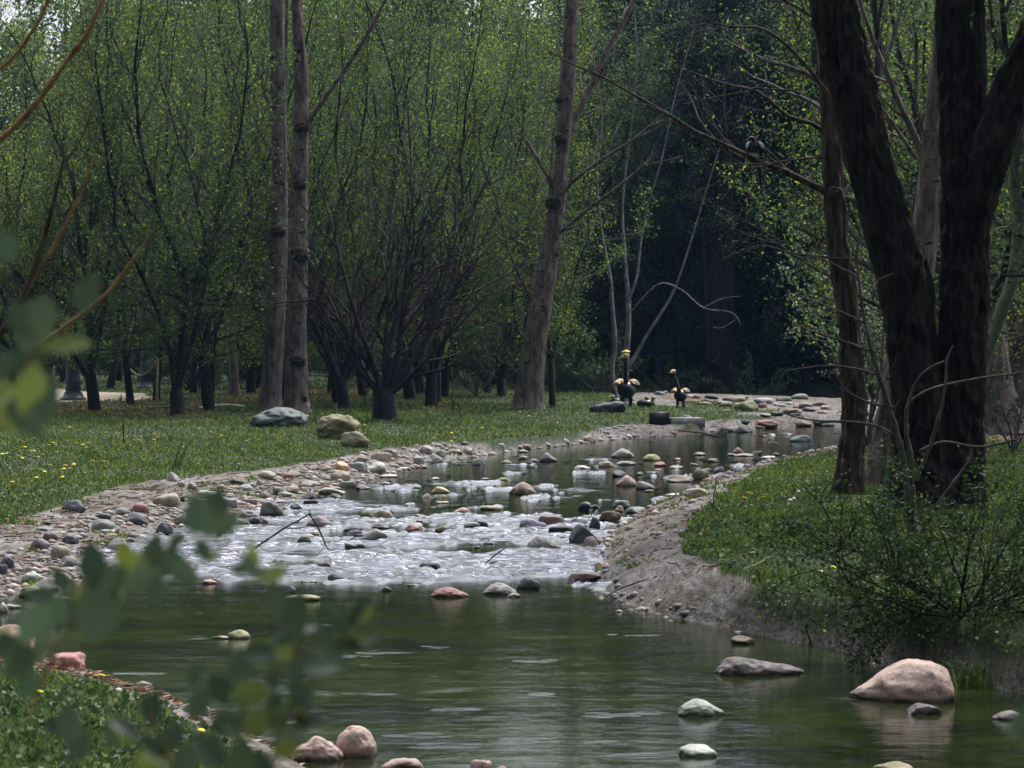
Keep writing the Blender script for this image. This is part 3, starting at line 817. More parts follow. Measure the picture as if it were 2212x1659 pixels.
def short(l):
    for w_ in (' on ', ' in ', ' at ', ' standing', ' lying', ' by ', ' near ', ' alone', ' where', ' beside', ' against', ' leaning', ' that', ' with', ' among', ' left of', ' paired', ' above', ' off', ' cut'):
        l = l.split(w_)[0]
    return l
grp = defaultdict(list)
for r in rockinfo: grp[r['l']].append(r)
for l, g in grp.items():
    if len(g) < 2: continue
    for r in g:
        b = min((x for x in named if x is not r), key=lambda x: (x['u'] - r['u']) ** 2 + 4 * (x['v'] - r['v']) ** 2)
        side = 'left of' if r['u'] < b['u'] else 'right of'
        if abs(r['v'] - b['v']) > abs(r['u'] - b['u']): side = 'behind' if r['v'] < b['v'] else 'in front of'
        z = ' '.join(r['l'].split(' stone ')[0].split()) + ' stone'
        r['l2'] = z + ' ' + side + ' the ' + short(b['lab']); r['b'] = b
    gg = defaultdict(list)
    for r in g: gg[r['l2']].append(r)
    for l2, s in gg.items():
        s.sort(key=lambda r: (r['u'] - r['b']['u']) ** 2 + (r['v'] - r['b']['v']) ** 2)
        for j, r in enumerate(s): r['l'] = l2 if len(s) == 1 else l2 + ((', nearer one', ', farther one') if len(s) == 2 else (', nearest', ', second nearest', ', third nearest', ', farthest', ', most distant'))[min(j, 4 if len(s) > 2 else 1)]
for r in rockinfo:
    ws = r['l'].split(); r['l'] = ' '.join(ws[:16])
    tag(r['o'], r['l'], 'rock', 'river rocks in and beside the creek')
# pebbles too small and many to count
mbp = MB(); V0, F0 = ico(1)
rg = np.random.default_rng(77)
def scatter_ok(n, xr, yr, cond):
    x = rg.uniform(*xr, n); y = rg.uniform(*yr, n); x = x * y; global PXX, PYY; PXX = x; PYY = y
    h, g, d = terrain(x, y); k = cond(h, g, d); return x[k], y[k], h[k]
px_, py_, ph_ = scatter_ok(60000, (-.2, .2), (11, 90), lambda h, g, d: (g < .1) & (d > -.10) & (d < .9) & ((PYY > 19.5) | (np.random.default_rng(4).uniform(size=len(d)) < .12)) & ((PXX < 0) | (d < .12) | (np.random.default_rng(3).uniform(size=len(d)) < .06)))
px_, py_, ph_ = px_[:7500], py_[:7500], ph_[:7500]
sz = rg.uniform(.15, 1, len(px_)) ** 2.2 * .05 * (.5 + py_ / 40)
for i in range(len(px_)):
    mbp.addarr(V0 * sz[i] * np.array([1.2, 1, .7]) * rg.uniform(.7, 1.2, 3) + (px_[i], py_[i], max(ph_[i], -.005)), F0)
m2, nt, o = newmat('pebble_mix'); g_ = N(nt, 'ShaderNodeNewGeometry'); r_ = ramp(nt, [(0, (.08, .08, .09)), (.4, (.2, .18, .17)), (.7, (.33, .28, .24)), (.9, (.25, .14, .10)), (1, (.5, .48, .45))])
nt.links.new(g_.outputs['Random Per Island'], r_.inputs[0]); p = N(nt, 'ShaderNodeBsdfPrincipled', Roughness=.6); nt.links.new(r_.outputs[0], p.inputs['Base Color']); nt.links.new(p.outputs[0], o.inputs[0])
tag(mbp.build('pebbles', m2), 'fine mixed pebbles strewn along the waterline', 'pebbles', kind='stuff')

# small stones filling the far channel
far_me = []
for k in range(5):
    V, F = rockverts(rg, 's' if k < 3 else 'a', 3); b_ = MB(); b_.addarr(V * np.array([1, .8, .6]), F); far_me.append(b_.mesh('far_stone', M['stone']))
nf = 0
while nf < 84:
    u_ = rg.uniform(1300, 2090); v_ = rg.uniform(860, 910); p_ = atz(u_, v_, .15)
    if sdist(S2, p_[:1], p_[1:2])[0] > -.1: continue
    o_ = link('rock', far_me[nf % 5]); s_ = rg.uniform(.07, .26) ** 1; o_.scale = (s_ * rg.uniform(.8, 1.5), s_, s_ * rg.uniform(.5, .9)); o_.location = (p_[0], p_[1], max(0, hz(p_[0], p_[1])) + s_ * .15); o_.rotation_euler = (0, 0, rg.uniform(0, 6.28))
    k_ = np.array(list(COL.values())[int(rg.integers(0, 12))]) * rg.uniform(.5, .9); k_ = k_ * .6 + k_.mean() * .4; o_.color = (*k_, 1)
    tag(o_, 'small stone among many on the far stony channel behind the back pool', 'rock', 'small stones of the far channel'); nf += 1
# twigs and bark crumbs washed on to the mortar
db = MB(); nx = 60000; yy_ = 13 * (70 / 13) ** rg.uniform(0, 1, nx); xx_ = rg.uniform(-.2, .2, nx) * yy_; h_, g_, d_ = terrain(xx_, yy_)
kk = np.where((g_ < .4) & (d_ > .03) & (n2(xx_, yy_, 1.9, 98, 3) > -.05))[0][:2600]
for i in kk:
    L_ = rg.uniform(.02, .14) * (.6 + yy_[i] / 50); a_ = rg.normal() * .5 + (1.1 if xx_[i] > 0 else .5); w_ = rg.uniform(.002, .006) * (.6 + yy_[i] / 40)
    t_ = np.array([math.cos(a_), math.sin(a_), 0]); z_ = h_[i] + w_
    e1_ = np.array([xx_[i], yy_[i], z_]); e2_ = e1_ + t_ * L_; e2_[2] = z_ + rg.uniform(0, .01)
    tube(db, [e1_, (e1_ + e2_) / 2 + rg.normal(size=3) * .006, e2_], [w_, w_, w_ * .6], 4, cap=False)
m3, nt, o = newmat('crumbs'); g_n = N(nt, 'ShaderNodeNewGeometry'); r_n = ramp(nt, [(0, (.03, .02, .015)), (.6, (.10, .065, .04)), (.85, (.22, .15, .09)), (1, (.36, .30, .2))])
nt.links.new(g_n.outputs['Random Per Island'], r_n.inputs[0]); p = N(nt, 'ShaderNodeBsdfPrincipled', Roughness=.8); nt.links.new(r_n.outputs[0], p.inputs['Base Color']); nt.links.new(p.outputs[0], o.inputs[0])
tag(db.build('debris', m3), 'twigs and bark crumbs washed on to the mortar banks', 'debris', kind='stuff')

# ------------------------------------------------------------------ grass, leaves, flowers
def blades(n, xr, yr, size, wid, seed, mat, name, label, pw=1.0, cond=None, lean=.5, dens=None):
    r = np.random.default_rng(seed)
    yy = (yr[0] ** (-pw) + r.uniform(0, 1, n) * (yr[1] ** (-pw) - yr[0] ** (-pw))) ** (-1 / pw) if pw > 0 else r.uniform(*yr, n)
    xx = r.uniform(*xr, n) * yy
    h, g, d = terrain(xx, yy); k = (g > .5) & (d > .05)
    if dens is not None: k &= dens(xx, yy, r)
    if cond is not None: k |= cond(xx, yy, h, g, d, r)
    k &= (sdist(PATH, xx, yy) > -.1) & (s2m(xx, yy) > .1)
    xx, yy, h = xx[k], yy[k], h[k]; n = len(xx)
    s = size * r.uniform(.4, 1.5, n) * (1 + .9 * np.clip(n2(xx, yy, .9, 71), -1, 1)) * (yy / 40) ** .35
    a = r.uniform(0, 2 * math.pi, n); wv = wid * r.uniform(.6, 1.3, n) * (yy / 40) ** .6
    dx = np.cos(a) * wv; dy = np.sin(a) * wv; la = r.uniform(0, 2 * math.pi, n); le = lean * s * r.uniform(0, 1.4, n)
    b = np.stack([xx, yy, h - .01], -1)
    t = b + np.stack([np.cos(la) * le, np.sin(la) * le, s], -1)
    mid = b * .5 + t * .5 + np.stack([0 * s, 0 * s, s * .12], -1)
    e = np.stack([dx, dy, 0 * dx], -1)
    V = np.stack([b - e * .6, b + e * .6, mid + e, t, mid - e], 1).reshape(-1, 3)
    q = MB(); q.addarr(V, np.arange(5 * n).reshape(-1, 5))
    return tag(q.build(name, mat, smooth=False), label, 'grass', kind='stuff')
side = lambda xx: xx / 1.0
def fringe(xx, yy, h, g, d, r):     # sparse tufts creeping on to the mortar
    return (d > .1) & (n2(xx, yy, 2.1, 81, 2) > .42)
blades(340000, (-.22, .22), (22, 105), .045, .011, 1, M['grass'], 'grass', 'short rough lawn grass on the creek banks', 1.0, fringe, .9)
blades(230000, (-.24, .24), (9.5, 22.3), .048, .0075, 2, M['clover'], 'grass', 'bright clover and grass on the near bank', 1.0, lambda xx, yy, h, g, d, r: (d > .1) & (xx > 0) & (n2(xx, yy, 2.5, 83, 2) > .4), .9)
# broad small leaves of clover and dandelion rosettes among the blades
r_ = np.random.default_rng(9); n_c = 150000
yy_ = 11 * (105 / 11) ** r_.uniform(0, 1, n_c) ; xx_ = r_.uniform(-.21, .21, n_c) * yy_; h_, g_, d_ = terrain(xx_, yy_)
k_ = (g_ > .5) & (d_ > .05) & (sdist(PATH, xx_, yy_) > 0) & (s2m(xx_, yy_) > .1) & (n2(xx_, yy_, 1.7, 97, 3) > -.15)
q = MB(); leafquads(q, np.stack([xx_, yy_, h_ + .02 + .02 * r_.uniform(size=n_c)], -1)[k_], .034 * 1.0, r_, .9); M['clover2'] = leafmat('rosette_leaf', [(0, (.02, .045, .018)), (.55, (.045, .085, .03)), (.9, (.10, .16, .05)), (1, (.24, .28, .12))], .3, .5)
tag(q.build('undergrowth', M['clover2'], smooth=False), 'clover and rosette leaves growing through the lawn', 'ground cover', kind='stuff')
# leaf litter
def litter(n, xr, yr, seed, sel, size=.05):
    r = np.random.default_rng(seed); yy = r.uniform(*yr, n); xx = r.uniform(*xr, n) * yy
    h, g, d = terrain(xx, yy); k = sel(xx, yy, h, g, d, r); return np.stack([xx[k], yy[k], np.maximum(h[k], 0) + .012 + .02 * (g[k] > .5)], -1)
LP = [litter(60000, (-.2, .2), (45, 90), 3, lambda x, y, h, g, d, r: (d > .1) & (blobs(x, y, LIT) > .3) & (r.uniform(size=len(x)) < .5)),
      litter(30000, (-.2, .02), (20, 70), 4, lambda x, y, h, g, d, r: (d > -.1) & (n2(x, y, 1.1, 91, 3) > .22) & (r.uniform(size=len(x)) < .22)),
      litter(30000, (-.2, .2), (12, 60), 5, lambda x, y, h, g, d, r: (np.abs(d) < .10) & (n2(x, y, 2.5, 92, 2) > .25) & (r.uniform(size=len(x)) < .6)),
      litter(9000, (-.2, -.08), (11, 18), 6, lambda x, y, h, g, d, r: (d > 0) & (d < .5) & (n2(x, y, 3, 93, 2) > .1) & (r.uniform(size=len(x)) < .35)),
      litter(40000, (-.2, .2), (14, 60), 7, lambda x, y, h, g, d, r: (d > .03) & (g < .3) & (n2(x, y, 1.8, 95, 2) > .2) & (r.uniform(size=len(x)) < .45)),
      litter(9000, (0, .25), (15, 60), 8, lambda x, y, h, g, d, r: (g > .5) & (r.uniform(size=len(x)) < .04)),
      litter(9000, (-.2, .1), (20, 45), 9, lambda x, y, h, g, d, r: (d < -.05) & (n2(x, y, 2.2, 96, 2) > .55) & (r.uniform(size=len(x)) < .12))]
LP = np.concatenate(LP); q = MB(); leafquads(q, LP, .055, np.random.default_rng(8), .75, up=.0)
v_ = q.v[0].reshape(-1, 4, 3); c0 = v_[:, :1]; v_[:, :, 2] = c0[:, :, 2] + np.abs(v_[:, :, 2] - c0[:, :, 2]) * .45; q.v[0] = v_.reshape(-1, 3)
tag(q.build('fallen_leaves', M['fallen'], smooth=False), 'dry brown and orange leaves lying on grass, mortar and water edge', 'leaves', kind='stuff')
# dandelions
fl = MB(); 
prof = [(0, .0), (.012, 0), (.021, .006), (.018, .012), (0, .014)]
lathe(fl, prof, 9, (0, 0, .075)); fme = fl.mesh('flower_head', M['yellow'])
stt = MB(); tube(stt, [(0, 0, -.01), (.003, 0, .04), (0, 0, .077)], [.003] * 3, 5); sme = stt.mesh('stalk', M['stalk'])
pf = MB(); V_, F_ = ico(2); pf.addarr(V_ * .015 + (0, 0, .095), F_); pme = pf.mesh('seed_head', M['puff'])
def flower(u, v, kind, label, group, s=1.0):
    p = hit(u, v); p[2] = hz(p[0], p[1])
    e = empty('dandelion', p); link('stalk', sme, e); link('flower_head' if kind else 'seed_head', fme if kind else pme, e)
    e.scale = (s,) * 3; e.rotation_euler = (rng.uniform(-.3, .3), rng.uniform(-.3, .3), 0)
    tag(e, label, 'dandelion', group)
f5 = [(600,125),(668,155),(905,175),(292,222),(1297,188),(447,268),(420,290),(205,305),(240,340),(715,283),(742,310),(760,268),(655,268),(493,355),(370,376),(60,365),(15,368),(150,388),(190,405),(165,345),(785,432),(620,455),(550,472),(560,498),(600,498),(410,468),(375,528),(335,510),(310,582),(552,572),(100,622),(625,462),(870,430),(1890,200),(1180,240),(1300,235)]
for (a, b) in f5: flower(a * .2531, 904.4 + b * .2531, 1, 'yellow dandelion flower in the sunny grass of the left lawn', 'dandelions on the left lawn', 1.35)
for (u, v) in [(930,1190/1),(0,0)][:0]: pass
for (a, b) in [(1930,130),(1665,175),(905,105),(1650,250)]: flower(555.6 + a * .2531, 904.4 + b * .2531, 1, 'yellow dandelion flower in the lawn under the bare reddish tree', 'dandelions in the middle lawn', 1.4)
for (a, b) in [(2050,728),(2095,740),(1995,775),(2140,20)]: flower(1098.2 + a * .2531, 904.4 + b * .2531, 1, 'yellow dandelion flower in the dark grass of the right bank', 'dandelions on the right bank', 1.4)
for (u, v) in [(1793,1252),(1630,1220),(1645,1093)]: flower(u, v, 1, 'yellow dandelion flower in the dark grass of the right bank', 'dandelions on the right bank', 1.1)
for (u, v) in [(78,1525),(215,1490),(430,1612)]: flower(u, v, 1, 'yellow dandelion flower on the near clover bank', 'dandelions on the near bank', .9)
for (u, v) in [(1725,1090),(1722,1106),(1710,1112)]: flower(u, v, 0, 'white dandelion seed head in the grass of the right bank', 'seed heads on the right bank', 1.4)
for (u, v) in [(1125,905),(1140,915),(78,998)]: flower(u, v, 0, 'white dandelion seed head in the grass of the left lawn', 'seed heads on the left lawn', 1.6)
# ------------------------------------------------------------------ trees
def unit(v): return v / (np.linalg.norm(v) + 1e-9)
def perp(r, d):
    a = r.normal(size=3); a -= d * a.dot(d); return unit(a)
class Tree:
    def __init__(s, seed): s.r = np.random.default_rng(seed); s.b = []; s.l = []
    def branch(s, p, d, L, rad, lvl, up=.1, wig=.12, n=None, taper=.35):
        n = n or max(4, int(L / (.5 if lvl < 2 else .25)) + 2)
        P = [np.array(p, float)]; d = unit(np.array(d, float)); D = [d]
        for i in range(n - 1):
            d = unit(d + s.r.normal(size=3) * wig + np.array([0, 0, up])); P.append(P[-1] + d * L / (n - 1)); D.append(d)
        P = np.array(P); rr = rad * np.linspace(1, taper, n); s.b.append((P, rr, lvl)); return P, D, rr
    def leaves(s, P, n, spread):
        t = s.r.uniform(0, len(P) - 1, n); i = np.minimum(t.astype(int), len(P) - 2); f = (t - i)[:, None]
        s.l.append(P[i] * (1 - f) + P[i + 1] * f + s.r.normal(size=(n, 3)) * spread)
    def grow(s, p, d, L, rad, lvl, maxl, cfg):
        c = cfg[lvl]; P, D, rr = s.branch(p, d, L, rad, lvl, c.get('up', .1), c.get('wig', .1), taper=c.get('taper', .3))
        if c.get('lv'): s.leaves(P[1:], int(c['lv'] * L), c.get('sp', .08))
        if lvl == maxl: return
        k = cfg[lvl + 1]; m = max(1, int(k['n'] * (L if k.get('perm') else 1)))
        for j in range(m):
            t = k.get('t0', .3) + (1 - k.get('t0', .3)) * (j + s.r.uniform(0, 1)) / m; x = t * (len(P) - 1); i = min(int(x), len(P) - 2); f = x - i
            q = P[i] * (1 - f) + P[i + 1] * f; a = R(s.r.uniform(*k['ang']))
            nd = unit(D[i] * math.cos(a) + perp(s.r, D[i]) * math.sin(a))
            s.grow(q, nd, k['L'] * s.r.uniform(.6, 1.25) * (1 - k.get('sh', .4) * t), max(.004, min(rr[i] * .75, k['r'])), lvl + 1, maxl, cfg)
    def meshes(s, bark, leaf, lsize, aspect=.55, up=0., thick=1., sides=(8, 6, 4, 3, 3)):
        m = MB()
        for P, rr, lv in s.b: tube(m, P, rr * thick, sides[min(lv, 4)], 1 if lv >= 2 else 0, cap=False)
        tm = m.mesh('trunk', [bark, M['twig']]); lm = None
        if s.l and leaf:
            q = MB(); leafquads(q, np.concatenate(s.l), lsize, s.r, aspect, up=up); lm = q.mesh('crown', leaf, smooth=False)
        return tm, lm
protos = {}
def grove(seed, h=10., forks=5, lean=25, leafn=26, trunk=1.2, r0=.145):
    t = Tree(seed); r = t.r
    P, D, rr = t.branch((0, 0, -.15), (r.normal() * .08, r.normal() * .08, 1), trunk + .15, r0, 0, .0, .03, n=5, taper=.85)
    cfg = {1: dict(up=.07, wig=.13, taper=.12, lv=14, sp=.12), 2: dict(n=2.6, perm=1, t0=.08, ang=(25, 60), L=2.0, r=.035, up=.10, wig=.11, taper=.2, sh=.5, lv=leafn, sp=.12),
           3: dict(n=3.0, perm=1, t0=.15, ang=(25, 65), L=.75, r=.011, up=.05, wig=.13, taper=.4, sh=.3, lv=leafn * 3.2, sp=.11)}
    for k in range(forks):
        a = 2 * math.pi * (k + r.uniform(-.3, .3)) / forks; b = R(lean * r.uniform(.5, 1.3))
        t.grow(P[-1] - (0, 0, r.uniform(0, .25)), (math.cos(a) * math.sin(b), math.sin(a) * math.sin(b), math.cos(b)), (h - trunk) * r.uniform(.8, 1.1), r0 * r.uniform(.30, .45), 1, 3, cfg)
    cs = {1: dict(up=.02, wig=.12, taper=.3, lv=leafn * 1.2, sp=.12), 2: dict(n=3.5, perm=1, t0=.1, ang=(25, 65), L=.8, r=.01, up=.0, wig=.13, taper=.4, lv=leafn * 3, sp=.11)}
    for k in range(9):
        a = r.uniform(0, 6.28); t.grow((0, 0, r.uniform(1.1, 3.2)), (math.cos(a), math.sin(a), r.uniform(.0, .5)), r.uniform(1.0, 2.2), .025, 1, 2, cs)
    return t
def put(protokey, name, x, y, rz, s, label, cat='tree', group=None):
    tm, lm = protos[protokey]
    e = empty(name, (x, y, hz(x, y) if y < 100 else .35 + (y - 100) * .01)); e.rotation_euler = (.06 * math.sin(x * 13.7 + y), .07 * math.sin(x * 5.1 - y * 3), rz); e.scale = (s * (1 + .1 * math.sin(x * 7)), s, s)
    link('trunk', tm, e)
    if lm: link('crown', lm, e)
    return tag(e, label, cat, group)
for k in range(6):
    protos['g%d' % k] = grove(100 + k, h=[9.5, 11, 10, 12, 10.5, 11.5][k], forks=[4, 5, 5, 4, 6, 3][k], lean=[22, 28, 18, 15, 30, 12][k], leafn=[22, 26, 19, 24, 20, 26][k], trunk=[.8, 1.3, .5, 1.1, .7, 1.4][k], r0=[.15, .12, .16, .11, .15, .10][k]).meshes(M['bark_grove'], M[['leaf', 'leaf_yellow', 'leaf', 'leaf_blue', 'leaf', 'leaf_yellow'][k]], [.062, .055, .07, .06, .052, .065][k])
# slim pole trees
for k in range(3):
    protos['p%d' % k] = grove(200 + k, h=13, forks=2, lean=7, leafn=20, trunk=3.0, r0=.13).meshes(M['bark_grove'], M['leaf'], .06)
# evergreens: dark, drooping
def conifer(seed, h=13, bare=1.2, dens=1.0):
    t = Tree(seed); r = t.r
    P, D, rr = t.branch((0, 0, -.2), (0, 0, 1), h, .28, 0, 0, .01, n=14, taper=.1)
    z = bare
    while z < h - .5:
        L = (1 - z / h) * 4.2 + .5
        for k in range(5):
            a = r.uniform(0, 6.28); Pb, Db, _ = t.branch((0, 0, z + r.uniform(-.2, .2)), (math.cos(a), math.sin(a), .05), L * r.uniform(.7, 1.1), .035, 2, -.03, .06)
            t.leaves(Pb[1:], int(210 * L * dens), .2)
            t.leaves(Pb[1:] + r.normal(size=Pb[1:].shape) * .22, int(110 * L * dens), .18)
        z += r.uniform(.35, .6)
    return t
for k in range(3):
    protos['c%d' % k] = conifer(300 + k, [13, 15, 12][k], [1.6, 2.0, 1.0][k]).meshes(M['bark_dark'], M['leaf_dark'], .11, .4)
tr = np.random.default_rng(12)
gi = 0
# back rows of the grove
rows = [(64, 4.2), (67.5, 3.3), (71, 2.6), (75.5, 2.2), (81, 2.2), (88, 2.3), (96, 2.4), (106, 2.6)]
for (Y, step) in rows:
    x = -.245 * Y - tr.uniform(0, step)
    while x < .235 * Y:
        x += step * tr.uniform(.7, 1.3); y = Y + tr.uniform(-1.4, 1.4); uu = 1106 + x / y * FD
        if sdist(PATH, np.array([x]), np.array([y]))[0] < .4: continue
        if 1380 < uu < 1880: continue
        if 1180 < uu and y < 90: continue
        if y < 66 and not (uu < 1120): continue
        if min(sdist(W1, np.array([x]), np.array([y]))[0], sdist(W2, np.array([x]), np.array([y]))[0]) < 1: continue
        k = tr.integers(0, 9); key = 'g%d' % k if k < 6 else 'p%d' % (k - 6)
        if Y < 75 and k >= 6: key = 'g%d' % (k - 4)
        if uu < 150 and Y > 84 and tr.uniform() < .5: continue      # thinner towards the sky on the left
        put(key, 'grove_tree', x, y, tr.uniform(0, 6.28), tr.uniform(.9, 1.2), 'slender young grove tree with upright dark stems and small pale green leaves', group='trees of the young grove beyond the lawn'); gi += 1
# dark evergreens behind the far end of the creek
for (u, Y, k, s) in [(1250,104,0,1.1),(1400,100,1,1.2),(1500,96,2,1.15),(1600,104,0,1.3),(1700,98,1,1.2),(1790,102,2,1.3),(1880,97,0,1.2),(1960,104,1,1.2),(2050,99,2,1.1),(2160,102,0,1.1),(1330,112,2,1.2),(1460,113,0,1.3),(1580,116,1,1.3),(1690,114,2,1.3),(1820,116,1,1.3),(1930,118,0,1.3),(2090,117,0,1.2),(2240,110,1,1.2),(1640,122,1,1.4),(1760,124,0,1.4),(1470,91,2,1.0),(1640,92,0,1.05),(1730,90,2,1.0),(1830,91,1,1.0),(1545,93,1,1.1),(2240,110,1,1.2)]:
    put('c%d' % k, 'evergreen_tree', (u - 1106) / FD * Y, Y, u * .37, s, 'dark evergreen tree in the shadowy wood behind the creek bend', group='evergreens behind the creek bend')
# leafy trees hanging green over the bend
for (u, Y, k) in [(1430,90,3),(1560,94,3),(1660,95,3),(1770,94,3),(1900,84,2),(2010,88,4),(2130,86,1),(2230,80,3),(1290,92,2),(1800,78,5) if 0 else (1350,96,0)]:
    t_ = put('g%d' % k, 'woodland_tree', (u - 1106) / FD * Y, Y, u, 1.25, 'tall tree with fresh green leaves above the dark creek bend', group='leafy trees at the creek bend')
# trees around and behind the photographer, out of frame, that shade the creek
for (x, y, k, s_) in [(7.4,24,0,1.2),(7.6,29,3,1.3),(6.4,19,4,1.15),(6.2,14,1,1.2),(-6.5,10,2,1.2),(-7.5,18,3,1.3),(-3.5,2,1,1.2),(3.8,4,0,1.3),(-8.5,26,5,1.2),(8,8,2,1.3),(0.5,-5,3,1.3),(-7,-2,0,1.3),(7,-3,4,1.3),(-12,34,1,1.3),(-3,-10,4,1.3),(4,-12,1,1.3),(-11,12,4,1.3),(11,18,5,1.3)]:
    put('g%d' % k, 'bank_tree', x, y, x * 3 + y, s_, 'leafy tree standing on the bank outside the picture', group='trees around the viewpoint')
# undergrowth shrubs closing the gaps between the trunks
for k in range(3):
    t_ = Tree(500 + k); cfs = {1: dict(up=.04, wig=.1, taper=.2, lv=30, sp=.1), 2: dict(n=3.4, perm=1, t0=.1, ang=(25, 65), L=1.2, r=.014, up=.03, wig=.12, taper=.3, sh=.4, lv=60, sp=.12), 3: dict(n=3, perm=1, t0=.1, ang=(25, 60), L=.4, r=.006, up=.02, wig=.12, taper=.5, lv=60, sp=.1)}
    for j in range(11):
        a = t_.r.uniform(0, 6.28); b = t_.r.uniform(.15, .9); t_.grow((0, 0, 0), (math.cos(a) * math.sin(b), math.sin(a) * math.sin(b), math.cos(b)), t_.r.uniform(1.6, 2.8), .03, 1, 3, cfs)
    protos['s%d' % k] = t_.meshes(M['bark_grove'], M['leaf_bush'], .085)
for (Y, st_) in [(86, 2.6), (99, 2.1), (111, 2.2), (120, 2.4)]:
    x = -.23 * Y
    while x < .22 * Y:
        x += st_ * tr.uniform(.7, 1.3); uu = 1106 + x / Y * FD
        if Y < 90 and (uu < 350 or 1250 < uu < 1950): continue
        y_ = Y + tr.uniform(-2, 2); put('s%d' % tr.integers(0, 3), 'understory_shrub', x, y_, tr.uniform(0, 6.28), tr.uniform(.8, 1.3) * (1.25 if Y > 105 else 1), 'dark green understory shrub filling the gap between distant trunks', 'shrub', 'understory shrubs of the grove')
# distant wood closing the view
dw_ = MB(); rr_ = np.random.default_rng(55)
P_ = []
for k in range(46):
    u = -200 + k * 56; Y = 128 + rr_.uniform(-6, 14)
    x = (u - 1106) / FD * Y; hgt = rr_.uniform(17, 24) * (.66 if u < 120 else 1)
    n = 13000; a = rr_.normal(size=(n, 3)); a /= np.linalg.norm(a, axis=1)[:, None]; a *= rr_.uniform(.5, 1, (n, 1)) ** .5
    P_.append(a * [2.6, 2.6, hgt * .5] + [x, Y, hgt * .5 + .3])
    tube(dw_, [(x, Y, 0), (x + .2, Y, hgt * .9)], [.22, .05], 5, 0)
leafquads(dw_, np.concatenate(P_), .25, rr_, .6, 1)
tag(dw_.build('woods', [M['bark_grove'], M['leaf']], smooth=False), 'far green wood closing the view beyond the grove', 'woods', kind='stuff')

def screenpath(pts, Y):
    return np.array([aty(u, v, Y if np.isscalar(Y) else Y[i]) for i, (u, v) in enumerate(pts)])
def baseY(u, v): return float(hit(u, v)[1])
# near dark grove trees, each base where the photo has it
for (u, v, k, s, rz, lab) in [(65,872,1,1.0,.3,'dark short trunked tree at the left end of the lawn, left of the lamp posts'),(205,888,0,1.05,2.1,'dark forked tree standing between the two black lamp posts'),
        (385,897,2,1.05,1.2,'dark tree just right of the bamboo stakes, ivy green at its foot'),(730,872,4,1.0,.5,'dark tree with spreading limbs right behind the two pale trunks'),
        (945,872,1,.95,4.0,'dark multi stemmed tree behind the bare reddish tree'),(1195,882,5,.85,1.0,'dark double stem tree touching the leaning pale trunk'),(540,838,0,.9,1.9,'small dark tree farther back behind the two pale trunks'),(900,852,3,.9,2.2,'slim dark tree in the second row behind the bare tree')]:
    p = hit(u, v); put('g%d' % k, 'grove_tree', p[0], p[1], rz, s, lab, group='dark trunked trees along the lawn')

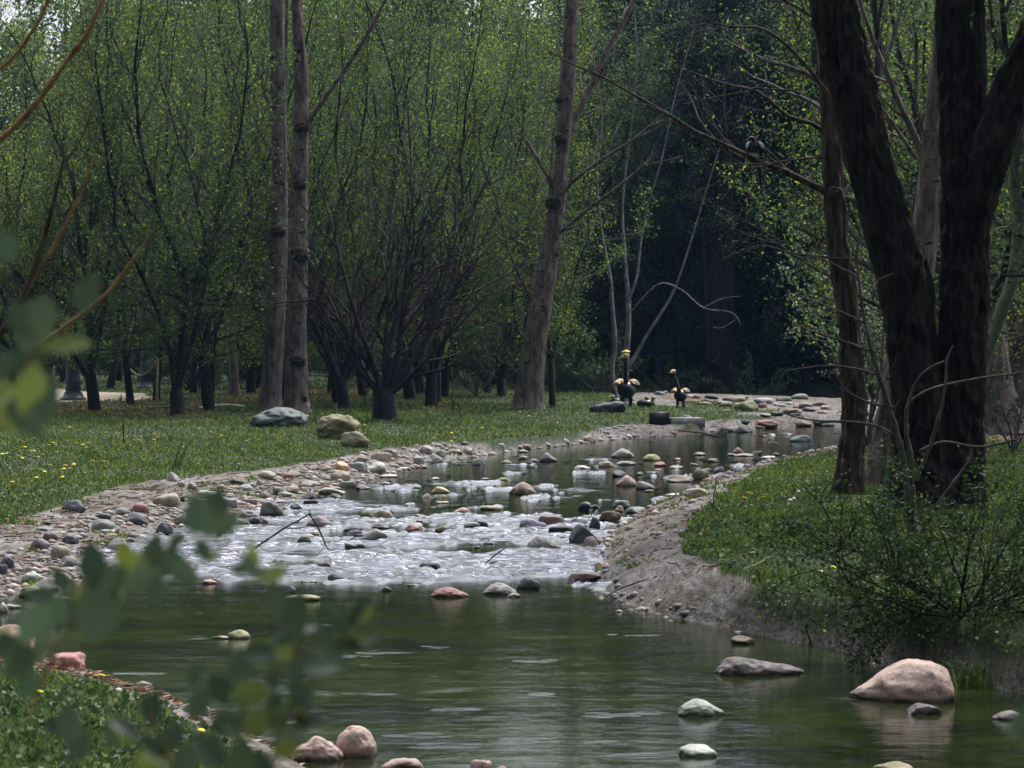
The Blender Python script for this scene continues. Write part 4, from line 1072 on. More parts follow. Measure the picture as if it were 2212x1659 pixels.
# big individually shaped trees
def furrow(amp, f=14., vs=2.2, seed=0):
    def d(P, th, rad):
        n_, k = len(P), len(th)
        X = np.cos(th)[None] * rad[:, None]; Yc = np.sin(th)[None] * rad[:, None]
        q = np.stack([X * f, Yc * f, np.repeat((P[:, 2] * vs)[:, None], k, 1)], -1)
        a = 1 - np.abs(fbm(q, seed, 3)) * 2.4; b = fbm(q * .25, seed + 7, 2)
        return 2.0 * amp * (a - .3) * np.minimum(1, rad / .1)[:, None] + rad[:, None] * .12 * b
    return d
def bigtree(name, base, stems, bark, label, Y, crown=None, group=None, amp=.012, f=14., vs=2.2, leafm=None, leafn=20, burls=(), twigs=0):
    """stems: list of (display points, display widths)"""
    org = np.array([*atz(*base)[:2], 0]) if Y is None else np.array([(base[0] - 1106) / FD * Y, Y, 0]); org[2] = hz(org[0], org[1])
    e = empty(name, org); Yb = org[1]; m = MB()
    T = Tree(len(name) * 31 + int(base[0]))
    tips = []
    for si, (pts, wds) in enumerate(stems):
        P = screenpath([(a[0], a[1]) for a in pts], [Yb + (a[2] if len(a) > 2 else 0) for a in pts]) - org
        L = np.linalg.norm(np.diff(P, axis=0), axis=1).sum(); n = max(10, int(L / (.028 if max(wds) > 30 else .12)))
        Q = smoothpath(P, n); wd = np.interp(np.linspace(0, len(wds) - 1, n), np.arange(len(wds)), wds) / ppm(Yb) / 2
        z = Q[:, 2]
        if si == 0 or max(wds) > 60: wd = wd * (1 + .28 * np.exp(-np.maximum(z, 0) / .22))
        tube(m, Q, wd, 72 if max(wds) > 80 else 44 if max(wds) > 45 else (16 if max(wds) > 20 else 7), disp=furrow(amp, f, vs, si) if max(wds) > 20 else None)
        if crown: tips.append((Q[-1], unit(Q[-1] - Q[-4]), wd[-1], L))
        if twigs and 2 <= max(wds) <= 18:
            cf = {2: dict(up=.0, wig=.12, taper=.3, lv=0), 3: dict(n=2.2, perm=1, t0=.15, ang=(20, 60), L=.55, r=.006, up=.02, wig=.13, taper=.4, lv=twigs, sp=.03)}
            for k in range(int(L * 2.6)):
                i = int(T.r.uniform(.12, 1) * (n - 2)); d_ = unit(Q[i + 1] - Q[i]); nd = unit(d_ * .8 + perp(T.r, d_) * .7 + np.array([0, 0, .25]))
                T.grow(Q[i], nd, T.r.uniform(.4, 1.3), max(.005, wd[i] * .5), 2, 3, cf)
    for (u, v, rw) in burls:
        c = aty(u, v, Yb - .10) - org; V, F = ico(4); rr = 1 + .35 * fbm(V * 3, 3, 3) + .12 * fbm(V * 10, 5, 2)
        m.addarr(V * rr[:, None] * (rw * 1.05 / ppm(Yb)) * np.array([1, 1, .8]) + c, F, 1)
    m.build('trunk', [bark, M['bark_burl']], e)
    if crown:
        cfg = {1: dict(up=.03, wig=.08, taper=.1), 2: dict(n=1.4, perm=1, t0=.1, ang=(30, 65), L=crown.get('L', 2.4), r=.05, up=.05, wig=.1, taper=.2, sh=.4, lv=leafn * .5, sp=.14),
               3: dict(n=2.2, perm=1, t0=.15, ang=(25, 65), L=.9, r=.014, up=.03, wig=.12, taper=.4, sh=.3, lv=leafn * 1.6, sp=.13)}
        for (q, d, rd, L) in tips:
            if rd < .02: continue
            for k in range(crown.get('n', 3)):
                a = unit(d + perp(T.r, d) * (.15 + .35 * (k > 0))); T.grow(q, a, crown.get('h', 4) * T.r.uniform(.8, 1.1), rd * .7, 1, 3, cfg)
    if T.b:
        lm = MB()
        for P, rr, lv in T.b: tube(lm, P, rr, (8, 6, 4, 3)[min(lv, 3)], cap=False)
        lm.build('branches', bark, e)
        q = MB(); leafquads(q, np.concatenate(T.l), .065 if Yb > 50 else .042, T.r, .55); q.build('crown', leafm or M['leaf'], e, smooth=False)
    tag(e, label, 'tree', group); return e, org, Yb
# the two pale trunks
bigtree('pale_tree', (583, 885), [([(583,888),(590,780),(600,600),(604,420),(601,200),(597,0),(596,-160)], [46,40,38,34,33,27,24]), ([(604,300,.3),(616,230,.3),(619,100,.5),(621,-60,.5)], [9,8,7,6])], M['bark_pale'],
        'pale smooth barked tree with dark knots, left one of the touching pair', baseY(583, 888), dict(n=3, h=4.5, L=2), amp=.008, f=8, vs=.8, burls=((602,500,17),(597,690,9),(603,290,8),(607,395,9)))
bigtree('pale_tree', (640, 890), [([(640,892),(640,760),(643,560),(646,420),(650,280),(649,130),(640,0),(630,-170)], [52,42,42,36,31,26,22,20]), ([(652,330,-.1),(664,270,-.1),(700,215,-.2),(745,150,-.2),(790,80,-.3),(830,5,-.4),(860,-60,-.4)], [12,12,11,10,9,7,6])], M['bark_pale'],
        'pale barked tree with big dark burls and orange fungus, right one of the touching pair', baseY(640, 892), dict(n=3, h=4.5, L=2), amp=.014, f=9, vs=1.0, burls=((648,550,22),(642,662,14),(643,780,18),(641,700,12),(648,400,15),(652,275,16),(632,830,14),(650,860,14)))
# leaning pale poplar
bigtree('leaning_tree', (1142, 882), [([(1140,884),(1152,760),(1172,640),(1188,540),(1203,440),(1215,330),(1226,180),(1232,60),(1238,-60)], [62,50,46,42,36,26,32,28,24]),
        ([(1196,440,0),(1240,390,-.3),(1300,345,-.5),(1370,300,-.9),(1440,240,-1.2)], [12,10,8,5,3]), ([(1222,300,.1),(1270,200,.2),(1310,110,.3),(1350,40,.3),(1385,-40,.4)], [14,14,13,11,9]),
        ([(1190,520,0),(1260,460,-.4),(1340,400,-.8),(1420,330,-1)], [9,8,6,3]), ([(1205,420,0),(1165,350,-.3),(1130,290,-.3)], [10,8,3])], M['bark_pale'],
        'pale brown barked tree leaning right, alone in the middle lawn', baseY(1140, 884), dict(n=3, h=4, L=2), twigs=14, amp=.012, f=9, vs=1.1, burls=((1196,438,17),(1212,300,14),(1208,215,9),(1198,548,10)))
# bare reddish tree
def baretree():
    p = hit(830, 908); Yb = p[1]; e = empty('bare_tree', p); T = Tree(9); r = T.r; m = MB()
    tube(m, smoothpath([(0, 0, -.1), (.01, 0, .3), (-.02, 0, .62)], 24), np.linspace(.25, .20, 24), 24, disp=furrow(.012, 10, 2, 3))
    cfg = {1: dict(up=.05, wig=.07, taper=.15, lv=5, sp=.04), 2: dict(n=2.8, perm=1, t0=.08, ang=(18, 55), L=2.3, r=.03, up=.04, wig=.12, taper=.2, sh=.45, lv=10, sp=.05),
           3: dict(n=3.6, perm=1, t0=.12, ang=(20, 60), L=.9, r=.009, up=.01, wig=.15, taper=.4, sh=.3, lv=7, sp=.05)}
    for (dx, dy, dz, L, rd) in [(-.75, .1, 1, 5.5, .10), (-.35, -.3, 1, 6.5, .11), (.05, .3, 1, 7, .12), (.45, -.1, 1, 6.5, .13), (.9, .2, .95, 6.0, .11), (1.0, -.3, .65, 4.5, .08), (-.1, .6, 1, 6, .09), (-.9, -.4, .8, 4, .07), (.7, .5, 1.1, 6, .08)]:
        T.grow(np.array([dx * .12, dy * .1, .5]), (dx * .72, dy * .8, dz * 1.05), L * .70, rd * .66, 1, 3, cfg)
    for P, rr, lv in T.b: tube(m, P, rr, (8, 7, 4, 3)[min(lv, 3)], cap=False)
    m.build('trunk', M['bark_grove'], e); q = MB(); L = np.concatenate(T.l)
    low = L[:, 2] < 3.2
    leafquads(q, L[low], .045, r, .6, 0); leafquads(q, L[~low], .05, r, .6, 1)
    q.build('crown', [M['leaf_red'], M['leaf']], e, smooth=False)
    tag(e, 'bare spreading tree with reddish buds, forked low in front of the grove', 'tree')
baretree()
# birches
bigtree('birch_tree', (1326, 862), [([(1330,865),(1322,800),(1328,740),(1322,660),(1318,600),(1300,500),(1290,380),(1300,250),(1280,100),(1285,-40)], [13,11,12,10,8,5,4,3,3,2])], M['bark_birch'], 'slim pale birch stem left of the taller birch behind the bird sculptures', 70, dict(n=3, h=4, L=1.5), amp=.003)
bigtree('birch_tree', (1352, 865), [([(1350,868),(1352,780),(1357,700),(1356,640),(1350,560),(1345,440),(1360,300),(1375,150),(1370,0),(1380,-60)], [15,14,13,11,7,5,4,4,3,2]), ([(1356,650,0),(1375,600,0),(1385,520,.2),(1400,440,.3),(1430,340,.3),(1460,200,.4),(1500,60,.4)], [8,6,4,4,3,3,2]), ([(1354,800,0),(1400,720,-.2),(1450,640,-.3),(1480,560,-.4),(1520,430,-.4),(1560,300,-.4)], [8,6,5,4,3,2]),
           ([(1357,680,0),(1420,615,-.3),(1470,625,-.5),(1520,665,-.8),(1580,675,-1.),(1600,700,-1.1)], [3,3,3,3,2,2]), ([(1520,665,-.8),(1560,645,-.9),(1600,640,-1)], [2,2,1]), ([(1590,690,-1),(1560,708,-1),(1540,706,-1)], [2,2,1])], M['bark_birch'], 'pale forked birch behind the tall bird sculpture', 70.5, dict(n=3, h=4, L=1.5), amp=.003)
bigtree('distant_tree', (505, 848), [([(508,856),(504,800),(500,740),(498,650),(490,500)], [22,18,17,15,10])], M['bark_pale'], 'short pale reddish trunk beyond the lawn, left of the pale pair', baseY(508, 856), amp=.006)
bigtree('distant_tree', (452, 830), [([(452,832),(455,780),(462,700),(470,600),(475,450)], [34,30,26,20,14])], M['bark_mid'], 'brown trunk hiding the crouching person behind the grove', 92, amp=.008)
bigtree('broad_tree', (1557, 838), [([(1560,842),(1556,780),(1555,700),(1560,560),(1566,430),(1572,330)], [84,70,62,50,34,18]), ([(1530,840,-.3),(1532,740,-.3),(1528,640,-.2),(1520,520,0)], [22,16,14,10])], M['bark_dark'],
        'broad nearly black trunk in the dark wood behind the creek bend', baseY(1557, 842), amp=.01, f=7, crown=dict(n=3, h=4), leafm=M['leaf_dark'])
# right bank cluster
YT = baseY(1832, 1068)
e12, o12, Y12 = bigtree('ribbed_tree', (1832, 1068), [([(1832,1072),(1838,980),(1845,880),(1838,760),(1828,640),(1810,520),(1802,400),(1790,260),(1784,120),(1780,0),(1776,-250)], [56,46,48,46,42,38,38,30,26,26,22]),
        ([(1796,420,0),(1745,395,-.05),(1690,368,-.1),(1637,347,-.12),(1570,315,-.15),(1500,283,-.2),(1440,245,-.2),(1370,205,-.2),(1300,165,-.2),(1240,140,-.2),(1160,95,-.2)], [17,16,14,13,10,8,7,6,5,4,2]),
        ([(1788,300,.1),(1760,270,.1),(1700,250,.1),(1640,200,.1),(1560,180,.2),(1480,150,.3)], [12,10,9,7,5,2]), ([(1786,200,-.2),(1740,140,-.2),(1690,90,-.2),(1640,60,-.2),(1560,55,-.2),(1490,20,-.3)], [10,8,7,6,4,2]),
        ([(1560,180,.2),(1620,190,.2),(1700,195,.2),(1740,205,.2)], [3,4,4,3]), ([(1784,60,.1),(1730,20,.1),(1650,-20,.1)], [9,7,5]), ([(1835,560,-.1),(1780,555,-.2),(1700,545,-.3),(1640,530,-.3),(1560,560,-.3)], [5,4,4,3,2]),
        ([(1800,340,0),(1740,342,-.2),(1640,355,-.3),(1560,350,-.3)], [5,5,4,2])],
        M['bark_mid'], 'slender ribbed trunk on the right bank whose long bare branch carries the magpie', YT, dict(n=4, h=6, L=2.6), twigs=9, amp=.022, f=18, vs=3.0, leafn=22, burls=((1803,415,16),))
bigtree('dark_tree', (2010, 1095), [([(1992,1100),(1990,1010),(1985,900),(1972,760),(1950,620),(1915,470),(1870,320),(1840,180),(1812,60),(1795,-40),(1770,-220)], [150,120,108,98,96,92,90,90,92,88,70]),
        ([(2060,1092,.1),(2068,990,.1),(2070,860,.1),(2082,700,.1),(2085,520,.1),(2082,340,.1),(2078,180,.1),(2075,20,.1),(2072,-220,.1)], [120,104,96,96,92,90,88,92,80]),
        ([(2092,520,.0),(2120,400,-.1),(2150,300,-.2),(2180,210,-.2),(2225,110,-.3),(2270,0,-.3),(2320,-140,-.3)], [50,70,78,76,74,66,50]),
        ([(1995,740,-.1),(2010,640,-.05),(2000,560,0)], [22,16,5]),
        ],
        M['bark_dark'], 'massive almost black tree splitting into a leaning stem and upright forked stems', baseY(2010, 1098), dict(n=4, h=5.5, L=2.8), amp=.030, f=16, vs=3.2, leafn=40)
bigtree('rough_tree', (1915, 1060), [([(1912,1064),(1915,960),(1935,840),(1965,700),(1990,560),(2008,420),(2018,260),(2030,100),(2035,-60)], [92,60,60,60,56,54,36,28,24]), ([(2006,385,0),(1982,310,0),(1935,205,0),(1895,110,0),(1860,10,0),(1840,-80,0)], [18,16,13,11,9,7]), ([(1980,345,0),(1930,270,0),(1890,215,0),(1850,180,0)], [9,8,6,4])], M['bark_pale'], 'pale rough trunk squeezed behind the massive dark tree', baseY(1912, 1060) + 1.0, dict(n=3, h=5), twigs=14, amp=.014, f=11, vs=1.4)
bigtree('gnarled_tree', (2165, 935), [([(2150,938),(2140,840),(2138,700),(2148,560),(2150,380),(2158,200),(2160,0),(2160,-150)], [150,96,66,56,50,56,52,44]), ([(2205,935,.6),(2210,800,.6),(2205,620,.6),(2215,400,.6)], [80,70,54,40])], M['bark_pale'],
        'thick grey trunk with flaring roots at the right edge', baseY(2150, 938), dict(n=3, h=5), amp=.02, f=8, vs=1.2, leafn=18)
bigtree('crooked_tree', (2085, 1010), [([(2085,1015),(2098,900),(2120,800),(2160,680),(2190,590),(2200,470),(2190,380),(2205,260),(2240,120)], [26,28,26,28,26,24,22,20,16]), ([(2190,480,0),(2160,500,0),(2150,470,0)],[6,5,3])], M['bark_green'], 'crooked greenish pale stem curving past the massive dark tree', baseY(2085, 1012) + 1.5, None, twigs=9, amp=.004)
# tall canopy trees on the right bank and beside the frame
for (x, y, k, s) in [(7.2, 36, 3, 1.3), (6.6, 43, 4, 1.3), (9.5, 47, 1, 1.35), (10.5, 40, 0, 1.3), (8.5, 56, 2, 1.3), (7.6, 63, 5, 1.3), (11, 60, 1, 1.3)]:
    put('g%d' % k, 'bank_tree', x, y, x * 3, s, 'leafy tree on the right bank behind the thick trunks', group='leafy trees behind the right bank trunks')

# leafy silver shoot tree between the ribbed and the dark trunks
def shoots(name, u, v, Y, seeds, leafm, lsize, label, cat, H, n, spread, lv, r0=.02, barkm='twig', z0=0):
    p = np.array([(u - 1106) / FD * Y, Y, 0]); p[2] = hz(p[0], p[1]) if v is None else aty(u, v, Y)[2]
    e = empty(name, p); T = Tree(seeds); r = T.r
    cfg = {1: dict(up=.05, wig=.1, taper=.2, lv=lv * .6, sp=.05), 2: dict(n=3.2, perm=1, t0=.2, ang=(25, 65), L=H * .4, r=r0 * .6, up=.04, wig=.12, taper=.3, sh=.4, lv=lv, sp=.05), 3: dict(n=4, perm=1, t0=.1, ang=(25, 60), L=H * .14, r=r0 * .3, up=.02, wig=.12, taper=.5, lv=lv * 1.2, sp=.045)}
    for k in range(n):
        a = r.uniform(0, 6.28); b = spread * r.uniform(.3, 1)
        T.grow((0, 0, 0), (math.cos(a) * math.sin(b), math.sin(a) * math.sin(b), math.cos(b)), H * r.uniform(.7, 1.1), r0, 1, 3, cfg)
    m, q = MB(), MB()
    for P, rr, l_ in T.b: tube(m, P, rr, (6, 5, 4, 3)[min(l_, 3)], cap=False)
    m.build('stems', M[barkm], e); leafquads(q, np.concatenate(T.l), lsize, r, .6); q.build('leaves', leafm, e, smooth=False)
    return tag(e, label, cat)
shoots('leafy_shrub', 1875, None, 47, 31, M['leaf_silver'], .075, 'silvery green leafed shrub glowing between the ribbed and dark trunks', 'shrub', 3.2, 7, .55, 16, .03)
shoots('leafy_shrub', 1640, None, 84, 32, M['leaf_bush'], .10, 'dim green undergrowth shrub in front of the broad dark trunk', 'shrub', 1.8, 9, 1.0, 20, .02)
shoots('leafy_shrub', 1440, None, 86, 33, M['leaf_bush'], .10, 'dim green undergrowth shrub behind the two big bird sculptures', 'shrub', 1.9, 9, 1.0, 20, .02)
shoots('leafy_shrub', 1290, None, 80, 34, M['leaf_bush'], .10, 'loose green shrub left of the slim birch', 'shrub', 1.7, 8, .9, 16, .02)
shoots('leafy_shrub', 1030, None, 76, 35, M['leaf_bush'], .09, 'low green shrub between the bare tree and the leaning trunk', 'shrub', 1.8, 8, .9, 14, .02)
shoots('leafy_shrub', 2190, None, 40, 36, M['leaf_bush'], .07, 'low leafy shrub under the right edge trunk', 'shrub', 1.2, 6, .8, 14, .02)
# dark bush on the near right bank
pb = hit(2080, 1335)
e = empty('thorny_bush', pb); T = Tree(77); r = T.r
cfg = {1: dict(up=.05, wig=.11, taper=.2, lv=26, sp=.03), 2: dict(n=5, perm=1, t0=.12, ang=(20, 60), L=.62, r=.006, up=.0, wig=.17, taper=.3, sh=.4, lv=70, sp=.035), 3: dict(n=8, perm=1, t0=.1, ang=(25, 60), L=.24, r=.003, up=.0, wig=.12, taper=.5, lv=170, sp=.03)}
for (dx, dy, dz, L) in [(-1, .1, .25, 1.35), (-1, .2, .5, 1.2), (-.9, -.3, .3, 1.1), (-.6, .4, .8, 1.0), (-.2, 0, 1, .85), (.2, .3, 1, 1.1), (.5, -.1, .8, 1.2), (.9, 0, .6, 1.2), (1, .3, .35, 1.2), (.8, -.4, .4, 1.0), (-.6, -.3, .25, .9), (-1, .5, .15, 1.3), (0, -.5, .5, .7), (1, -.2, .2, 1), (-.8, .6, .6, 1.2), (.4, .6, .7, 1.1), (-.9, -.5, .1, 1.2), (-.5, -.6, .2, .9), (.5, -.6, .2, .9), (-.3, .3, .9, 1.2), (-.7, 0, .6, 1.3), (.1, -.2, 1, .9), (-1, -.1, .08, 1.5), (.7, .2, .5, 1.4)]:
    T.grow((r.normal() * .05, r.normal() * .08, 0), (dx, dy, max(dz * .8, .24)), L * .80, .009, 1, 3, cfg)
m_, q_ = MB(), MB()
for P, rr, l_ in T.b: tube(m_, P, rr, (6, 5, 4, 3)[min(l_, 3)], cap=False)
m_.build('stems', M['bark_dark'], e); leafquads(q_, np.concatenate(T.l), .03, r, .6); q_.build('leaves', M['leaf_bush'], e, smooth=False)
tag(e, 'low dark tangled bush with tiny leaves spreading over the near right bank', 'bush')
# budding sapling in front of the dark tree
def drawn(name, Y, stems, bark, label, cat, base=None, leafm=None, lsize=.03, per=.0, group=None, sub=None):
    o0 = np.array([*( ((base[0] - 1106) / FD * Y, Y) ), 0.]) if base else np.zeros(3)
    o0[2] = aty(base[0], base[1], Y)[2] if base else 0
    e = empty(name, o0); m = MB(); r = np.random.default_rng(abs(int(base[0])) + 3); L = []
    for pts, wds in stems:
        P = screenpath([(a[0], a[1]) for a in pts], [Y + (a[2] if len(a) > 2 else 0) for a in pts]) - o0; n = max(8, len(pts) * 6); Q = smoothpath(P, n)
        Q = Q + r.normal(size=Q.shape) * .0012 * (Y / 20)
        wd = np.interp(np.linspace(0, len(wds) - 1, n), np.arange(len(wds)), wds) / ppm(Y) / 2
        tube(m, Q, wd * (1 + .12 * r.normal(size=n)), 8)
        if per and max(wds) < 9:
            k = int(per * np.linalg.norm(np.diff(Q, axis=0), axis=1).sum()); i = r.integers(2, n, k); L.append(Q[i] + r.normal(size=(k, 3)) * .012)
    m.build(sub or 'stems', bark, e)
    if L and leafm: q = MB(); leafquads(q, np.concatenate(L), lsize, r, .55); q.build('leaves', leafm, e, smooth=False)  # leaf quads; on the budding sapling these are its red buds
    return tag(e, label, cat, group)
YS = baseY(1975, 1170)
drawn('budding_sapling', YS, [([(1972,1175),(1965,1090),(1952,1000),(1935,930),(1905,830),(1880,745),(1862,660),(1852,560),(1858,480)], [26,20,15,13,12,9,7,5,3]),
    ([(1974,1090),(1968,1000),(1958,930),(1962,870),(1990,810),(2040,780)], [12,11,9,8,6,4]), ([(1962,870),(2000,845),(2060,828),(2130,815),(2212,805)], [7,6,6,5,4]),
    ([(1950,955),(1905,925),(1850,912),(1790,910),(1740,905),(1690,893)], [7,6,5,5,4,2]), ([(1930,880),(1880,870),(1830,845),(1800,800)], [6,5,4,2]), ([(1885,760),(1830,740),(1770,720),(1715,700)], [6,5,4,2]),
    ([(1872,700),(1820,675),(1770,655),(1700,630)], [5,4,3,2]), ([(1900,810),(1840,795),(1780,790),(1700,800)], [5,4,3,2]), ([(1855,600),(1800,570),(1740,545)], [5,3,2]), ([(1985,975),(2040,955),(2120,965),(2212,945)], [6,5,5,4]),
    ([(1975,1040),(2010,960),(2040,850),(2045,780),(2060,745)], [9,8,7,5,3]), ([(1990,1150),(2040,1070),(2090,1000),(2100,960)], [9,8,6,4]), ([(1860,650),(1890,610),(1930,590)], [4,3,2]), ([(1850,560),(1830,500),(1835,460)], [4,3,2])],
    M['twig'], 'thin budding sapling with bare side shoots in front of the massive dark tree', 'sapling', (1972, 1178), M['leaf_red'], .028, 22)
# ------------------------------------------------------------------ lamp posts, stakes, small park furniture
def lamppost(u, v, label):
    p = hit(u, v); s = 1.0; e = empty('lamp_post', p)
    m = MB(); lathe(m, [(.34, 0), (.34, .07), (.27, .10), (.24, .20), (.20, .24), (.20, .42), (.24, .45), (.24, .48), (.18, .54), (.17, 1.0), (.15, 1.05)], 16); m.build('base', M['black_iron'], e)
    m = MB(); lathe(m, [(.15, 1.05), (.17, 1.08), (.13, 1.12), (.11, 2.2), (.13, 2.24), (.09, 2.3), (.06, 3.3), (.10, 3.34), (.05, 3.42)], 14); m.build('post', M['black_iron'], e)
    m = MB(); lathe(m, [(.05, 3.42), (.20, 3.5), (.24, 3.75), (.20, 3.98), (.08, 4.05)], 14); g = m.build('lantern', M['glass'], e)
    m = MB(); lathe(m, [(.26, 3.98), (.20, 4.1), (.06, 4.2), (.03, 4.32), (0, 4.36)], 14); m.build('cap', M['black_iron'], e)
    m = MB(); box(m, (0, 0, -.02), (.95, .95, .1)); m.build('plinth', M['concrete'], e)
    tag(e, label, 'lamp post')
lamppost(158, 866, 'black iron lamp post at the edge of the pale path')
lamppost(315, 841, 'black iron lamp post farther back on the grass beyond the path')
def stake(u, v, vt, lab, w=5):
    p = hit(u, v); H_ = (v - vt) / ppm(p[1]); m = MB(); tube(m, smoothpath([(0, 0, -.05), (.01, 0, H_ * .5), (.03, 0, H_)], 12), np.full(12, w / 2 / ppm(p[1])), 8)
    return tag(m.build('stake', M['wood_stake'], loc=p), lab, 'stake', 'bamboo stakes beside the path'), p, H_
s1_, p1, h1 = stake(277, 866, 788, 'thin bamboo stake holding the left end of the sagging rope')
s2_, p2, h2 = stake(338, 903, 774, 'thicker greenish bamboo stake holding the right end of the sagging rope', 6)
s3_, p3, h3 = stake(115, 850, 790, 'bamboo stake left of the nearer lamp post')
stake(677, 915, 800, 'thin green cane standing in the lawn beside the pale trunks', 2)
A = p1 + np.array([0, 0, h1]); B = p2 + np.array([.03, 0, h2])
m = MB(); t = np.linspace(0, 1, 14)[:, None]; P = A * (1 - t) + B * t; P[:, 2] -= .30 * 4 * (t * (1 - t))[:, 0]; tube(m, P, np.full(14, .012), 5); tag(m.build('rope', M['rope']), 'pale rope sagging between two bamboo stakes', 'rope')
# hoses lying on the leaves
def lyingpath(pts, w, mat, name, label, cat, lift=.02, group=None):
    P = np.array([hit(u, v) for u, v in pts]); P[:, 2] += lift; m = MB(); Q = smoothpath(P, len(pts) * 5); ww = w / ppm(P[:, 1].mean()) / 2
    tube(m, Q, np.full(len(Q), ww) * np.linspace(1, .7, len(Q)), 8, disp=lambda P_, th, rad: rad[:, None] * .2 * fbm(np.stack([P_[:, :1] * 9 + np.cos(th), P_[:, 1:2] * 9 + np.sin(th), P_[:, 2:] * 3 + 0 * th], -1), 3))
    return tag(m.build(name, mat), label, cat, group)
lyingpath([(320,883),(370,881),(410,884),(435,890)], 5, M['black_iron'], 'hose', 'black hose end lying in the brown leaves', 'hose')
lyingpath([(430,884),(460,878),(500,877),(530,880)], 6, M['rope'], 'hose', 'pale grey hose arching over the grass', 'hose')
lyingpath([(1690,1081),(1760,1080),(1830,1078),(1895,1077)], 7, M['log'], 'log', 'long thin dark log lying at the foot of the ribbed trunk', 'log')
lyingpath([(1665,1083),(1700,1077),(1760,1075)], 4, M['twig'], 'branch', 'short grey branch lying beside the thin dark log', 'branch')
lyingpath([(1830,1115),(1880,1100),(1940,1085)], 6, M['log'], 'log', 'dark log slanting in the shade before the massive dark tree', 'log')
lyingpath([(1780,1150),(1860,1148),(1960,1143)], 5, M['log'], 'log', 'dark broken branch lying in the grass by the sapling', 'log')
lyingpath([(1605,1236),(1640,1222),(1668,1205),(1680,1206)][:3], 5, M['twig_brown'], 'twig', 'reddish brown twig across the upper mortar slope', 'twig')
lyingpath([(1535,1230),(1575,1222),(1610,1208)], 4, M['twig'], 'twig', 'grey brown twig on the middle of the mortar slope', 'twig')
lyingpath([(1465,932),(1520,938),(1560,946)], 3.5, M['log'], 'branch', 'thin dark branch sliding from the lawn tip into the far pool', 'branch')
lyingpath([(1310,1335-38),(1345,1278),(1390,1262)][:3], 4, M['log'], 'twig', 'wet dark twig at the foot of the right slope', 'twig', .03)
# standing twigs in the stream
def twig(Y, pts, w, label, base):
    drawn('twig', Y, [(pts, [w, w * .8, w * .6])], M['log'], label, 'twig', base)
Yt = baseY(540, 1190)
drawn('arched_twig', Yt, [([(540,1192),(600,1150),(660,1115),(672,1110)], [5,4,3,3]), ([(668,1110),(690,1145),(705,1180),(716,1195)], [4,4,3,2]), ([(620,1142),(650,1140),(700,1130)], [2,2,1])], M['log'], 'bent dark twig arching out of the riffle', 'twig', (540,1192))
drawn('twig', baseY(1045,1222), [([(1042,1222),(1055,1212),(1075,1195),(1092,1183)], [4,3,3,2]), ([(1050,1218),(1075,1212)], [3,2])], M['log'], 'short forked twig sticking out of the lower riffle', 'twig', (1042,1222))
drawn('twig', baseY(1746,1392), [([(1746,1420-8),(1750,1385),(1742,1360),(1743,1345)], [6,5,5,4])], M['log'], 'upright bent stick at the waterline of the right slope', 'twig', (1746,1400))
drawn('twig', baseY(1712,1385), [([(1706,1392),(1715,1372),(1725,1362)], [7,7,5])], M['wood_stake'], 'short pale broken stick beside the upright bent stick', 'twig', (1706,1392))
# weed stalks on the right bank
drawn('weed', baseY(1542,1115), [([(1540,1118),(1541,1085),(1545,1050),(1547,1035)], [4,4,3,2]), ([(1541,1090),(1555,1105),(1566,1115)], [4,3,2]), ([(1538,1118),(1532,1095),(1530,1080)], [3,2,1])], M['stalk'], 'tall green weed stalk on the right bank edge', 'weed', (1540,1118))
drawn('weed', baseY(385,1012), [([(380,1015),(382,985),(392,960),(405,945)], [4,4,3,2]), ([(384,1015),(392,985),(412,955)], [4,3,2]), ([(378,1015),(376,990),(362,960)], [3,2,2]), ([(388,1010),(398,980),(402,960)], [3,3,2])], M['stalk'], 'tuft of tall grass blades in the left lawn', 'weed', (382,1015))
for (u, v, h_, lab) in [(268,960,110,'thin dark bare sapling stem in front of the nearer lamp post'),(680,918,0,''),(790,880,60,'thin sapling between the pale pair and the bare tree'),(980,900,120,'thin wispy sapling right of the bare tree'),(995,905,40,'short dark stub in the middle lawn'),(1325-0,0,0,'')]:
    if not h_: continue
    drawn('small_sapling', baseY(u, v), [([(u,v),(u-2,v-h_*.5),(u-6,v-h_)], [4,3,2]), ([(u-1,v-h_*.5),(u+10,v-h_*.7),(u+14,v-h_*.9)], [2,2,1])], M['twig'], lab, 'sapling', (u, v), M['leaf_bush'], .06, 10 if h_ > 50 else 0)
# bank tufts
def tuft(u, v, s, n, lab, mat='grass', L=.14):
    p = hit(u, v); p[2] = hz(p[0], p[1]); r = np.random.default_rng(int(u)); m = MB()
    for k in range(n):
        a = r.uniform(0, 6.28); b = r.uniform(.1, .9); x = r.normal(size=2) * s; l = L * r.uniform(.5, 1.2)
        P = smoothpath([(x[0], x[1], -.01), (x[0] + math.cos(a) * b * l * .4, x[1] + math.sin(a) * b * l * .4, l * .6), (x[0] + math.cos(a) * b * l, x[1] + math.sin(a) * b * l, l * (1 - .4 * b))], 5)
        e_ = np.array([-math.sin(a), math.cos(a), 0]) * .0035; w_ = np.array([1, 1, .8, .5, .1])[:, None]
        m.addarr(np.concatenate([P - e_ * w_, P + e_ * w_]), [(i, i + 1, i + 6, i + 5) for i in range(4)])
    tag(m.build('grass_tuft', M[mat], loc=p, smooth=False), lab, 'grass tuft')
tuft(1665, 1320, .09, 120, 'dark grass tuft hanging over the mortar slope under the lawn')
tuft(1550, 1200, .05, 60, 'small grass tuft in the middle of the mortar slope', L=.08)
tuft(1990, 1400, .12, 220, 'large arching grass tuft below the dark bush', L=.2)
tuft(2110, 1380, .12, 200, 'long bladed grass tuft at the right edge of the bank', L=.22)
